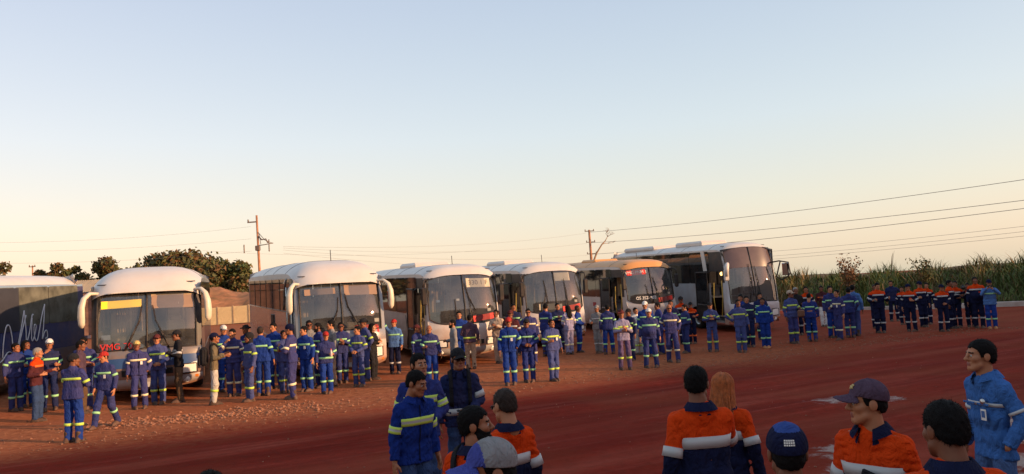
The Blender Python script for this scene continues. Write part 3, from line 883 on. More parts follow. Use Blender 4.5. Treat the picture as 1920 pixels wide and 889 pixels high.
    def fy(z):                                             # front limit of the flank at height z
        best = None
        for i in range(len(edge) - 1):
            a, c_ = edge[i], edge[i + 1]
            if a.z <= z <= c_.z and c_.z > a.z:
                best = a.y + (c_.y - a.y) * (z - a.z) / (c_.z - a.z)
        return best if best is not None else edge[0].y
    def ztop(y):
        for i in range(len(top_y) - 1):
            if top_y[i][0] <= y <= top_y[i + 1][0]:
                f = (y - top_y[i][0]) / max(1e-6, top_y[i + 1][0] - top_y[i][0]); return top_y[i][1] + (top_y[i + 1][1] - top_y[i][1]) * f
        return top_y[-1][1] if y > top_y[-1][0] else top_y[0][1]
    belt, wtop = S['belt'], S['wtop']
    door = S.get('door')                                   # (y0, y1, top) opening on the -x flank
    for sg in (-1, 1):
        sd = MB(); x = sg * W
        def cellgrid(ya, yb, za, zb, mi, n=1):
            if yb - ya < .01: return
            pa = [(x, ya + (yb - ya) * k / n, za) for k in range(n + 1)]; pb = [(x, ya + (yb - ya) * k / n, zb(ya + (yb - ya) * k / n) if callable(zb) else zb) for k in range(n + 1)]
            sd.grid([pa, pb], mi, smooth=False, flip=sg > 0)
        zl = [.34, 1.12, belt]
        arch = [(yf - .62, yf + .62), (yr - .62, yr + .62)]
        dy0, dy1 = (door[0], door[1]) if (door and sg < 0) else (None, None)
        def spans(a, b_, cuts):
            out = []; c0 = a
            for (u, v) in sorted(cuts):
                if v <= c0 or u >= b_: continue
                if u > c0: out.append((c0, u))
                c0 = max(c0, v)
            if c0 < b_: out.append((c0, b_))
            return out
        y_front = max(fy(.34), fy(.75), fy(1.12), fy(belt))
        # sliver following the nose edge up to a straight column
        zz = np.linspace(.34, min(wtop, zmax - .01), 26)
        cut_top = door[2] if door else 0
        sd.grid([[(x, fy(z), z) for z in zz], [(x, max(y_front, fy(z)) if z > wtop - .2 else y_front + .10, z) for z in zz]], 0 if not S.get('darkpillar') else 2, smooth=False, flip=sg < 0)
        ys = y_front + .10
        dcut = [(dy0, dy1)] if dy0 is not None else []
        for (u, v) in spans(ys, L, arch + dcut): cellgrid(u, v, .34, 1.12, 1)
        for (c0, c1) in arch:                              # wheel arches cut round
            cy = (c0 + c1) / 2
            arc = [(x, cy - .6 * math.cos(a), max(.34, .5 + .58 * math.sin(a))) for a in np.linspace(0, math.pi, 13)]
            topl = [(x, c0 + (c1 - c0) * k / 12, 1.12) for k in range(13)]
            sd.grid([arc, topl], 1, smooth=False, flip=sg > 0)
            inner = [(x - sg * .55, p[1], p[2]) for p in arc]
            sd.grid([arc, inner], 2, smooth=True, flip=sg < 0)
        for (u, v) in spans(ys, L, dcut): cellgrid(u, v, 1.12, belt, 0)
        # cantrail
        for (u, v) in spans(ys, L - .02, []):
            cellgrid(u, v, wtop, ztop, 3, 30)
        # pillars
        npane = S.get('npane', 6)
        wy0 = (S['door'][1] + .06) if (door and sg < 0) else ys + S.get('wstart', .1)
        wy1 = L - .35
        pw = (wy1 - wy0) / npane
        if door and sg < 0:
            for (u, v) in spans(ys, wy0, dcut): cellgrid(u, v, belt, wtop, 2)
            cellgrid(dy0, dy1, door[2], wtop, 2)
        else: cellgrid(ys, wy0, belt, wtop, 2)
        cellgrid(wy1, L, belt, wtop, 0)
        for k in range(1, npane): cellgrid(wy0 + pw * k - .04, wy0 + pw * k + .04, belt, wtop, 2)
        so = sd.build('side_panel', [paint, skirtp, BLACKT, S.get('cant', roofp)], root)
        gm = S.get('sideglass', SIDEG)
        for k in range(npane):
            m_ = MB(); xx = x + sg * .012
            ya, yb = wy0 + pw * k + .012, wy0 + pw * (k + 1) - .012
            r_ = .07
            pts = []
            for (cy, cz, a0) in ((ya + r_, belt + r_ - .03, 180), (yb - r_, belt + r_ - .03, 270), (yb - r_, wtop - r_ + .03, 0), (ya + r_, wtop - r_ + .03, 90)):
                for a in (0, 30, 60, 90):
                    pts.append((xx, cy + r_ * math.cos(R(a0 + a)), cz + r_ * math.sin(R(a0 + a))))
            m_.add(pts, [tuple(range(len(pts))) if sg > 0 else tuple(range(len(pts)))[::-1]])
            m_.build('side_window', gm, root)
        # luggage flaps: thin raised doors along the skirt
        for k in range(3):
            a = yf + .75 + k * (yr - yf - 1.5) / 3
            m_ = MB(); m_.box((x + sg * .004, a + (yr - yf - 1.6) / 6, .74), (.012, (yr - yf - 1.6) / 3 - .04, .62), bev=.004); m_.build('luggage_flap', skirtp, root)
        for cy in (yf, yr):
            w_ = MB(); w_.lathe([(.29, -.13), (.40, -.14), (.48, -.12), (.505, -.06), (.505, .06), (.48, .12), (.40, .14), (.29, .13)], (0, 0, 0), 28, 'X')
            wh = empty('wheel', (x - sg * .2, cy, .5)); wh.parent = root
            w_.build('tyre', RUB, wh)
            r2 = MB(); r2.lathe([(.30, sg * .12), (.27, sg * .07), (.17, sg * .05), (.12, sg * .10), (.001, sg * .11)], (0, 0, 0), 24, 'X'); r2.build('rim', CHROME, wh)
    # ---- tail
    m_ = MB(); tail = [roof.pt(1, q) for q in QS]
    m_.grid([[(q * W, L, .34) for q in QS], [(q * W, L, min(1.9, 1.9)) for q in QS], [(p.x, L - .02, p.z - .25) for p in tail], tail], 0, flip=True); m_.build('rear_panel', paint, root)
    # ---- interior
    it = MB(); fz = S.get('floor', 1.05)
    it.box((0, L / 2 + .8, fz - .06), (2 * W - .12, L - 1.8, .08)); it.box((0, L - .12, 1.9), (2 * W - .12, .04, 2.4)); it.box((0, L / 2 + .6, .45), (2 * W - .3, L - 1.6, .06))
    it.box((0, L / 2 + 1.0, min(wtop + .22, H - .3)), (2 * W - .3, L - 2.6, .05))
    it.box((0, 1.9, fz - .35), (2 * W - .14, .05, .6)) if not door else it.box((.4, 1.9, fz - .35), (1.5, .05, .6))
    it.build('cabin_floor', DARKIN, root)
    d_ = MB(); dz = ws0 - .02
    d_.box((.1, .72, dz - .18), (2 * W - .45, .55, .42), bev=.08); d_.box((.55, .66, dz + .1), (.7, .3, .2), bev=.06); d_.build('dashboard', mat('dash', (.17, .14, .12), .8, var=.1), root)
    st_ = MB(); cc = Vector((.55, .98, dz + .12)); Mx = Matrix.Rotation(R(55), 3, 'X')
    st_.tube([cc + Mx @ Vector((.23 * math.cos(a), .23 * math.sin(a), 0)) for a in np.linspace(0, 2 * math.pi, 21)], .016, 6, cap=False)
    st_.tube([cc - Mx @ Vector((.22, 0, 0)), cc + Mx @ Vector((.22, 0, 0))], .014, 5); st_.build('steering_wheel', RUB, root)
    seatm = MB(); seatm.box((0, 0, .42), (.46, .46, .14), bev=.05); seatm.box((0, .24, .85), (.46, .12, .8), bev=.05); seatm.box((0, .25, 1.28), (.3, .1, .18), bev=.04); seatm.box((0, 0, .17), (.3, .3, .36))
    sme = None
    spots = [(.58, 1.45, fz - .35)] + [(xx, 2.7 + .85 * k, fz - .02) for k in range(S.get('rows', 5)) for xx in (-.98, -.5, .5, .98)]
    for (xx, yy, zz) in spots:
        if sme is None:
            o = seatm.build('seat', S.get('seatm', SEAT), root); sme = o.data
        else: o = obj('seat', sme, None, root)
        o.location = (xx, yy, zz)
    if S.get('curtains'):
        for cx_ in S['curtains']:
            m_ = MB(); n = 18; rows = []
            for zz in (ws0 + .35, ws1 - .25):
                rows.append([(cx_ - .17 + .34 * k / n, 1.9 + .05 * math.sin(k * 1.9), zz) for k in range(n + 1)])
            m_.grid(rows); m_.build('curtain', CURT, root)
    # ---- wipers
    for (pq, tq, lq, flip) in S['wipers']:
        m_ = MB()
        a = nose.pt(tw0 - .01, pq, .03)
        mid = nose.pt(tw0 + (1 - tw0) * lq, tq, .045)
        m_.tube([a, a.lerp(mid, .5) + Vector((0, -.03, 0)), mid], [.022, .018, .012], 5)
        e0 = nose.pt(tw0 + (1 - tw0) * max(.05, lq - .3), tq + flip[0], .03); e1 = nose.pt(tw0 + (1 - tw0) * min(.98, lq + .28), tq + flip[1], .03)
        m_.tube([e0, mid + Vector((0, .012, 0)), e1], [.012, .02, .012], 5)
        m_.build('wiper', BLACKT, root)
    # ---- head lamps, bumper, grille, plate
    for sg in (-1, 1):
        q0, q1 = S.get('lampq', (.56, .90)); ta, tb = nose.tz(S.get('lampz', (.62, .86))[0]), nose.tz(S.get('lampz', (.62, .86))[1])
        qq = [q0 + (q1 - q0) * k / 6 for k in range(7)]
        m_ = MB(); m_.grid([[nose.pt(ta + (tb - ta) * j / 4 + .006 * (k - 3) * (1 if j else 0), sg * q, .012 + .012 * math.sin(math.pi * k / 6)) for k, q in enumerate(qq)] for j in range(5)], 0, flip=sg < 0)
        lamp = m_.build('headlight', S['lit'] if (S.get('lit') and sg < 0) else LAMP, root)
        m_ = MB(); loop = [nose.pt(ta, sg * q, .02) for q in qq] + [nose.pt(tb, sg * q, .02) for q in qq[::-1]] + [nose.pt(ta, sg * qq[0], .02)]
        m_.tube(loop, .016, 5); m_.build('lamp_frame', BLACKT, lamp)
        m_ = MB(); p = nose.pt(ta - .05, sg * (q1 - .03), .015); m_.box(p, (.14, .03, .07), bev=.01); m_.build('indicator', AMBER, lamp)
        m_ = MB(); p = nose.pt(nose.tz(.44), sg * .7, .012)
        m_.lathe([(.001, -.03), (.07, -.028), (.085, -.01), (.09, .0)], p, 14, 'Y'); m_.build('fog_lamp', S['lit'] if (S.get('lit') and sg < 0) else LAMP, root)
    m_ = MB(); zb = .52
    tb0, tb1 = nose.tz(.34), nose.tz(.58)
    m_.grid([[nose.pt(tb0 + (tb1 - tb0) * j / 4, q, .03 * math.sin(math.pi * j / 4) + .004) for q in QS] for j in range(5)]); m_.build('bumper', S.get('bumper', skirtp), root)
    m_ = MB(); tg0, tg1 = nose.tz(S.get('grz', (.66, .82))[0]), nose.tz(S.get('grz', (.66, .82))[1])
    for k in range(4):
        t = tg0 + (tg1 - tg0) * k / 3
        m_.tube([nose.pt(t, q, .012) for q in (-.46, -.3, -.1, .1, .3, .46)], .02, 5)
    m_.build('grille', BLACKT, root)
    m_ = MB(); p = nose.pt(nose.tz(.47), 0, .045); m_.box(p, (.40, .012, .13)); m_.build('number_plate', mat('plate', (.45, .44, .42), .5), root)
    S['_nose'], S['_roof'], S['_tw0'] = nose, roof, tw0
    # ---- side door
    if door:
        m_ = MB(); a, c_ = door[0] + .02, door[1] - .02
        m_.tube([(-W - .05, a + .1, .7), (-W + .05, a + .12, 1.5), (-W + .02, a + .1, 2.3)], .02, 6)
        m_.tube([(-W + .15, c_ - .08, .8), (-W + .05, c_ - .12, 1.4), (-W + .1, c_ - .1, 2.2)], .02, 6)
        m_.build('handrail', mat('handrail', (.62, .40, .08), .4), root)
        m_ = MB()
        for k in range(3): m_.box((-W + .25 + .22 * k, (a + c_) / 2, .42 + .24 * k), (.5 - .1 * k, c_ - a - .05, .05))
        m_.build('step', DARKIN, root)
        dl = empty('door', (0, 0, 0)); dl.parent = root
        y0, y1 = door[1] + .05, door[1] + .05 + (door[1] - door[0])
        xo = -W - .14
        m_ = MB()
        for (yy) in (y0, y1): m_.box((xo, yy, (door[2] + .42) / 2), (.05, .06, door[2] - .42), bev=.01)
        for zz in (.45, 1.15, door[2] - .03): m_.box((xo, (y0 + y1) / 2, zz), (.05, y1 - y0 - .06, .06), bev=.01)
        m_.box((xo + .005, (y0 + y1) / 2, .8), (.03, y1 - y0 - .08, .64))
        m_.build('door_frame', BLACKT, dl)
        m_ = MB(); m_.box((xo, (y0 + y1) / 2, (1.18 + door[2]) / 2), (.012, y1 - y0 - .1, door[2] - 1.26)); m_.build('door_glass', SIDEG, dl)
        m_ = MB(); m_.tube([(xo + .05, y0 + .2, door[2] - .1), (-W + .02, door[1] - .1, door[2] + .02)], .02, 5); m_.tube([(xo + .05, y0 + .2, .6), (-W + .02, door[1] - .1, .65)], .02, 5); m_.build('door_arm', BLACKT, dl)
    # ---- mirrors
    if S['mirror'] == 'horn':
        for sg in (-1, 1):
            m_ = MB(); y_ = nose.pt(1, .9).y
            c0 = [(sg * 1.12, y_ + .02, ws1 + .03), (sg * 1.29, y_ - .18, ws1 + .04), (sg * 1.40, y_ - .32, ws1 - .08), (sg * 1.45, y_ - .36, ws1 - .28), (sg * 1.46, y_ - .36, ws1 - .52), (sg * 1.455, y_ - .35, ws1 - .72), (sg * 1.45, y_ - .34, ws1 - .80)]
            pts = [Vector(p) for p in c0]
            sm = []
            for i in range(len(pts) - 1):
                for k in range(3): sm.append(pts[i].lerp(pts[i + 1], k / 3))
            sm.append(pts[-1]); rad0 = [.045, .055, .07, .088, .098, .085, .03]
            rad = []
            for i in range(len(rad0) - 1):
                for k in range(3): rad.append(rad0[i] + (rad0[i + 1] - rad0[i]) * k / 3)
            rad.append(rad0[-1])
            m_.tube(sm, rad, 12, flat=.8)
            mo = m_.build('wing_mirror', S.get('mirrorp', roofp), root)
            m_ = MB(); m_.box((sg * 1.455, y_ - .262, ws1 - .48), (.16, .03, .42), bev=.012); m_.build('mirror_glass', MIRRORG, mo)
    elif S['mirror'] == 'box':
        for sg in (-1, 1):
            y_ = nose.pt(.9, .95).y
            m_ = MB(); m_.tube([(sg * 1.2, y_, ws1 - .1), (sg * 1.36, y_ - .22, ws1 - .12), (sg * 1.40, y_ - .25, ws1 - .35)], .025, 6)
            m_.box((sg * 1.38, y_ - .24, ws1 - .66), (.2, .12, .62), bev=.05)
            mo = m_.build('wing_mirror', BLACKT, root)
            m_ = MB(); m_.box((sg * 1.38, y_ - .172, ws1 - .66), (.16, .012, .5)); m_.build('mirror_glass', MIRRORG, mo)
    if S.get('ac'):
        for (a, c_, ht, wd_) in S['ac']:
            m_ = MB(); m_.box((0, (a + c_) / 2, H + ht / 2 - .06), (wd_, c_ - a, ht + .1), bev=.09); m_.build('roof_unit', S.get('acp', roofp), root)
    if S.get('beacon'):
        m_ = MB(); m_.tube([(0, 1.4, H - .1), (0, 1.45, H + .3)], .012, 5); m_.build('antenna', BLACKT, root)
    for sg in (-1, 1):                                      # small marker lamps and handles on the visor corners
        m_ = MB(); p = roof.pt(.035, sg * .8, .012); m_.tube([p + Vector((-.12, 0, 0)), p + Vector((-.08, -.03, 0)), p + Vector((.08, -.03, 0)), p + Vector((.12, 0, 0))], .014, 5); m_.build('marker_lamp', BLACKT, root)
    return root

white = mat('bus_white', (.52, .48, .46), .38, var=.06, vscale=1.2, spec=.5, dust=DUSTC, dscale=1.1, damt=.35, mud=(.30, .13, .065))
white_roof = mat('bus_roof_white', (.56, .52, .49), .4, var=.05, vscale=1.0, spec=.5, dust=(.45, .30, .2), dscale=.9, damt=.35)
silver = mat('bus_silver', (.50, .50, .52), .35, var=.06, vscale=1.2, spec=.5, dust=DUSTC, dscale=1.1, damt=.4, mud=(.30, .13, .065))
charcoal = mat('bus_charcoal', (.12, .12, .13), .28, var=.1, vscale=1.2, spec=.5, coat=.4, dust=(.26, .16, .11), dscale=1.3, damt=.5, mud=(.24, .11, .06))
greygloss = mat('bus_grey_gloss', (.21, .22, .25), .14, var=.05, spec=.6, coat=.6, dust=(.26, .22, .19), dscale=1.2, damt=.25, mud=(.26, .12, .065))
navyp = mat('bus_navy', (.035, .05, .15), .25, var=.1, spec=.5, coat=.5, dust=(.25, .16, .12), dscale=1.2, damt=.4)
slate = mat('bus_slate', (.10, .11, .15), .25, var=.1, spec=.5, coat=.4, dust=(.25, .17, .12), dscale=1.0, damt=.5, mud=(.24, .11, .06))
G7V = [(.02, .10), (.16, .34), (.42, .66), (.85, .88), (1.7, .98)]
CITYV = [(.03, .14), (.10, .42), (.28, .76), (.7, .95), (1.5, 1.0)]
HDV = [(.05, .2), (.16, .55), (.42, .85), (.9, .97), (1.8, 1.0)]
WIP_IN = [(-.12, -.36, .42, (.10, -.12)), (.12, .36, .42, (-.10, .12))]
LITM = mat('lit_lamp', (1, .95, .85), .3, emit=(1, .86, .66), estr=9.0, var=0)

def spec(**k): return k
# scripted bus: only its flank and tail show
S1 = spec(L=13.0, H=3.58, paint=navyp, skirt=slate, roof=white_roof, cant=mat('bus_sky_stripe', (.22, .31, .44), .35, var=.05, spec=.5), ws=(1.2, 2.85), rake=.4, nd=.3, np=3.4, lip=.12, visor=G7V, rd=.34, rp=4.2, belt=2.0, wtop=3.14,
          mirror='horn', wipers=WIP_IN, npane=7, sideglass=SIDEG_DUSTY, floor=1.4, rows=6)
b1 = make_bus('bus', 'dark blue bus with white script lettering on its flank', -16.38, 14.2, 0.5, S1)
# white script strokes on the flank: points (distance from the nose, height)
SCR = [[(8.55, 1.10), (8.62, 1.6), (8.75, 2.0), (8.9, 2.02), (9.0, 1.7), (9.05, 1.3), (9.2, 1.25), (9.45, 1.9), (9.62, 2.45)],
       [(9.5, 1.45), (9.3, 1.2), (9.35, 1.5), (9.7, 2.3)], [(9.62, 2.45), (9.68, 1.9), (9.7, 1.5), (9.85, 1.75), (10.0, 2.25), (10.08, 2.3)],
       [(10.0, 2.2), (9.95, 1.6), (10.02, 1.5), (10.15, 1.75), (10.2, 1.95), (10.1, 1.95), (10.1, 1.6), (10.25, 1.5), (10.5, 2.2), (10.68, 2.6)],
       [(10.68, 2.6), (10.6, 2.0), (10.5, 1.5), (10.62, 1.7), (10.75, 1.75), (10.78, 1.55), (10.66, 1.5)], [(8.2, .95), (8.5, 1.02), (8.8, 1.25), (9.0, 1.2)]]
for st in SCR:
    m_ = MB(); cc = catmull(st, 6); m_.tube([(1.305, p[0], p[1]) for p in cc], .022, 5, flat=.6)
    m_.build('script_stroke', mat('script_white', (.62, .62, .66), .6, var=.1), b1)
m_ = MB(); m_.box((1.295, 8.3, 2.5), (.012, 2.2, 1.3), bev=.005); m_.build('dark_decal', mat('decal', (.045, .045, .055), .4), b1)

# yellow-sign coach
S2 = spec(scale=1.06, roofside=charcoal, L=11.9, H=3.43, paint=charcoal, skirt=charcoal, roof=white_roof, cant=charcoal, ws=(1.33, 2.73), rake=.28, nd=.20, np=3.6, lip=.15, visor=G7V, rd=.36, rp=4.2, belt=1.75, wtop=2.92, mirror='horn',
          wipers=[(-.40, -.14, .48, (-.16, .05)), (.40, .16, .48, (.16, -.05))], lit=LITM, bumper=mat('bumper_grey', (.30, .29, .29), .4, dust=DUSTC), curtains=(-.75, -.35), gq=.90, darkpillar=True, npane=6, seatm=SEATTAN, mirrorp=mat('mirror_cream', (.60, .53, .42), .35, var=.05, spec=.5))
b2 = make_bus('bus', 'charcoal coach with yellow destination sign and one glowing headlamp', -9.91, 20.67, 20.5, S2)
n2 = S2['_nose']
card(n2, .90, -.46, .92, .19, mat('led_yellow', (.75, .42, .02), .5, emit=(1, .50, .02), estr=.7, var=.05), b2, 'destination_sign', off=-.06, th=.05)
card(n2, .90, .47, .98, .34, BLIND, b2, 'sun_blind')
card(n2, .965, .47, 1.0, .07, CURT, b2, 'blind_rail')
card(n2, .47, -.52, .86, .22, mat('card_dull', (.10, .05, .06), .7), b2, 'windscreen_card')
card(n2, .47, -.5, .86, .22, None, b2, off=.02, txt='VMG 702', tm=REDCARD, ts=.22)
card(n2, .57, -.74, .22, .12, WHITECARD, b2, 'windscreen_card')
card(n2, .88, .68, .26, .06, WHITECARD, b2, 'windscreen_card')
m_ = MB(); tbl = n2.tz(.98); m_.grid([[n2.pt(n2.tz(.86) + (n2.tz(1.1) - n2.tz(.86)) * j / 3, q, .004) for q in QS] for j in range(4)]); m_.build('front_band', mat('blue_band', (.03, .08, .22), .3, spec=.5, coat=.4), b2)

# grey coach
S3 = spec(scale=1.06, L=11.9, H=3.47, paint=greygloss, skirt=greygloss, roof=white_roof, cant=white_roof, ws=(1.42, 2.75), rake=.28, nd=.22, np=3.6, lip=.15, visor=G7V, rd=.36, rp=4.0, belt=2.0, wtop=2.92, mirror='horn',
          wipers=[(-.32, -.10, .42, (-.12, .03)), (.40, .14, .48, (.16, -.05))], bumper=white, gq=.90, npane=6, curtains=(-.8,), beacon=True, mirrorp=mat('mirror_cream', None), lampz=(.60, .88))
S3['skirt'] = greygloss
b3 = make_bus('bus', 'grey glossy coach with cream drooping mirrors and red windscreen card', -5.25, 23.32, 25.0, S3)
n3 = S3['_nose']
card(n3, .47, .55, .72, .24, REDCARD, b3, 'windscreen_card')
card(n3, .56, .80, .15, .11, WHITECARD, b3, 'windscreen_card')
for q, wd_ in ((-.45, .86), (.47, .98)):
    card(n3, .92, q, wd_, .30 if q > 0 else .18, BLIND, b3, 'sun_blind')
for sg in (1,):
    m_ = MB(); ta, tb = n3.tz(.34), n3.tz(1.06)
    m_.grid([[n3.pt(ta + (tb - ta) * j / 5, .62 + .38 * k / 6, .006) for k in range(7)] for j in range(6)]); m_.build('sunlit_corner', white, b3)  # sunlit lower corner painted as a pale patch on the grey body
m_ = MB(); m_.box((-1.30, 1.15, 1.55), (.03, .78, 2.25), bev=.01); dr = m_.build('door', SIDEG, b3)
m_ = MB()
for yy in (.76, 1.54): m_.tube([(-1.31, yy, .45), (-1.31, yy + .02, 2.7)], .03, 5)
m_.build('door_frame', CHROME, dr)
for zz, hh in ((1.97, .035), (2.955, .03)):
    m_ = MB(); m_.box((-1.292, 6.7, zz), (.012, 10.2, hh)); m_.build('trim_strip', CHROME, b3)
for yy in (3.1, 4.75, 6.4, 8.05, 9.7):
    m_ = MB(); m_.box((-1.296, yy, 2.47), (.008, .05, 1.0)); m_.build('window_pillar', BLACKT, b3)
m_ = MB(); m_.tube([(-1.30, 2.35, 2.02), (-1.30, 2.2, 2.2), (-1.30, 2.12, 2.5), (-1.30, 1.95, 2.75), (-1.30, 1.7, 2.93)], .022, 5); m_.build('trim_curve', CHROME, b3)
m_ = MB(); m_.box((-1.29, 4.9, 1.35), (.02, .65, .9), bev=.005); m_.build('hatch', BLACKT, b3)

# the three white buses with open doors
def white_bus(X, Y, yaw, label, **kw):
    S = spec(L=12.2, H=3.42, paint=white, skirt=white, roof=kw.get('roof', white_roof), cant=kw.get('cant', white_roof), ws=(1.38, 3.02), rake=.34, nd=.25, np=3.4, lip=.03, visor=CITYV, rd=.30, rp=3.6, belt=1.72, wtop=2.98, mirror='box', bow=.10, gq=.95,
             wipers=kw.get('wip'), door=(.68, 1.62, 2.62), npane=6, lampz=(.62, .86), lampq=(.55, .92), ac=kw.get('ac', [(4.2, 6.6, .16, 1.5)]), acp=kw.get('acp', white_roof), bumper=mat('bumper_grey', None), axle=2.9, rows=5, seatm=SEAT, curtains=kw.get('cur', (-.7, -.35)), beacon=True)
    return make_bus('bus', label, X, Y, yaw, S), S
sunlit_roof = mat('bus_roof_sunlit', (.56, .26, .09), .4, var=.12, vscale=1, dust=(.6, .35, .15), dscale=.8, damt=.5)  # white roof with its orange sunset light put into the colour
b4, S4 = white_bus(-1.72, 26.2, 21.0, 'white bus with VMG lettering on its flank and open door', wip=[(-.12, -.25, .22, (.10, -.02)), (.2, .12, .55, (.16, -.08))])
b5, S5 = white_bus(1.62, 30.6, 20.0, 'white bus with open door and two upright wipers, next to the VMG bus', wip=[(-.5, -.32, .52, (.03, -.03)), (.35, .36, .52, (.03, -.03))])
b6, S6 = white_bus(6.30, 35.3, 20.0, 'white bus with sunset glow painted on its roof and red sign in its windscreen', wip=[(-.05, -.2, .25, (.12, -.06)), (.3, .14, .45, (.1, -.06))], roof=sunlit_roof, acp=sunlit_roof, ac=[(4.6, 6.2, .12, 1.4)])
for bb, S in ((b4, S4), (b5, S5), (b6, S6)):
    n_ = S['_nose']
    card(n_, .47, .52, .82, .20, REDCARD, bb, 'windscreen_card', roll=R(-6))
    card(n_, .56, .70, .14, .10, WHITECARD, bb, 'windscreen_card')
    m_ = MB(); m_.box((-1.281, 3.6 if bb is not b4 else 2.35, 1.32), (.008, .34, .2)); m_.build('red_mark', mat('red_mark', (.35, .05, .05), .6), bb)
n4 = S4['_nose']
for (q, t_, w_, h_) in ((-.45, .62, .12, .08), (.08, .62, .1, .07)):
    card(n4, t_ + .08, q - .25, w_, h_, WHITECARD, b4, 'windscreen_card')
card(n4, .90, .45, .88, .32, mat('paper', (.55, .48, .36), .8), b4, 'windscreen_card')
card(n4, .90, .45, .9, .3, None, b4, txt='330 1 F', tm=mat('ink', (.12, .09, .07), .7), ts=.24)
text_obj('VMG', .66, mat('ink_dark', (.05, .04, .045), .6), b4, side_M((-1.284, 3.05, 1.36)), sx=.72)
m_ = MB(); c_ = S4['_nose'].pt(n4.tz(.95), -.02, .02); m_.lathe([(.001, -.02), (.07, -.018), (.085, 0.0)], c_, 18, 'Y'); m_.build('emblem', CHROME, b4)
n5 = S5['_nose']
card(n5, .92, .30, .66, .34, mat('paper', None), b5, 'windscreen_card')
card(n5, .50, .13, .16, .18, WHITECARD, b5, 'windscreen_card')
card(n5, .50, -.28, .75, .24, mat('paper', None), b5, 'windscreen_card')
n6 = S6['_nose']
card(n6, .93, -.52, .92, .24, REDCARD, b6, 'windscreen_card')
card(n6, .93, -.52, .9, .3, None, b6, txt='VMG-PNM 1', tm=WHITECARD, ts=.20)
card(n6, .50, -.30, .9, .3, None, b6, off=.02, txt='OS 352-M03', tm=mat('white_letters', (.85, .83, .8), .6), ts=.20)

# high-deck coach
S7 = spec(L=13.2, H=4.02, paint=silver, skirt=silver, roof=white_roof, cant=white_roof, ws=(1.30, 3.76), rake=.50, nd=.26, np=3.6, lip=.02, visor=HDV, rd=.30, rp=3.2, belt=2.2, wtop=3.62, mirror='none', gq=.93, tint=.26,
          wipers=[(-.3, -.12, .40, (.02, -.02)), (.12, .14, .36, (.04, -.05))], door=(.70, 1.75, 2.72), npane=6, floor=1.6, rows=5, ac=[(3.4, 6.0, .20, 1.5), (8.2, 12.0, .16, 1.9)], axle=3.2, lampz=(.66, .92), thickdiv=False)
b7 = make_bus('coach', 'tall silver-white high-deck coach with hoop mirror and open door', 10.75, 34.5, 16.0, S7)
n7 = S7['_nose']
m_ = MB(); m_.tube([(1.1, .55, 3.0), (1.3, .1, 3.06), (1.62, -.12, 2.98), (1.68, -.14, 2.5), (1.6, -.1, 2.36), (1.34, .02, 2.2), (1.2, .2, 2.35), (1.24, .1, 2.7), (1.3, .02, 3.02)], .035, 6)
mo = m_.build('wing_mirror', BLACKT, b7)
m_ = MB(); m_.box((1.5, -.06, 2.68), (.34, .05, .56), bev=.02); m_.build('mirror_glass', MIRRORG, mo)
m_ = MB(); m_.tube([(-1.1, .5, 3.02), (-1.3, .18, 3.04), (-1.42, .06, 2.92), (-1.44, .06, 2.5)], [.05, .08, .11, .08], 8); m_.box((-1.43, .10, 2.55), (.24, .12, .5), bev=.04)
mo = m_.build('wing_mirror', white_roof, b7)
m_ = MB(); m_.box((-1.43, .168, 2.55), (.18, .012, .42)); m_.build('mirror_glass', MIRRORG, mo)
m_ = MB(); m_.add([(-1.285, 1.98, 2.75), (-1.285, 2.3, 2.75), (-1.285, 2.5, 3.72), (-1.285, 2.18, 3.72), (-1.30, 1.98, 2.75), (-1.30, 2.3, 2.75), (-1.30, 2.5, 3.72), (-1.30, 2.18, 3.72)], [(4, 7, 6, 5), (0, 4, 5, 1), (2, 6, 7, 3), (0, 3, 7, 4), (1, 5, 6, 2)]); m_.build('side_stripe', white_roof, b7)
m_ = MB(); m_.box((-1.284, 2.6, 2.02), (.012, .75, .06)); m_.build('vent', BLACKT, b7)
m_ = MB(); m_.box((-1.284, 3.0, 1.02), (.008, .2, .13)); m_.build('red_mark', mat('red_mark', None), b7)
m_ = MB(); m_.lathe([(.001, 0), (.08, .02), (.11, .09), (.08, .16), (.001, .18)], (-1.12, .95, 2.52), 10); m_.build('cabin_lamp', mat('cabin_lamp', (.9, .6, .2), .4, emit=(1, .6, .2), estr=2.0), b7)
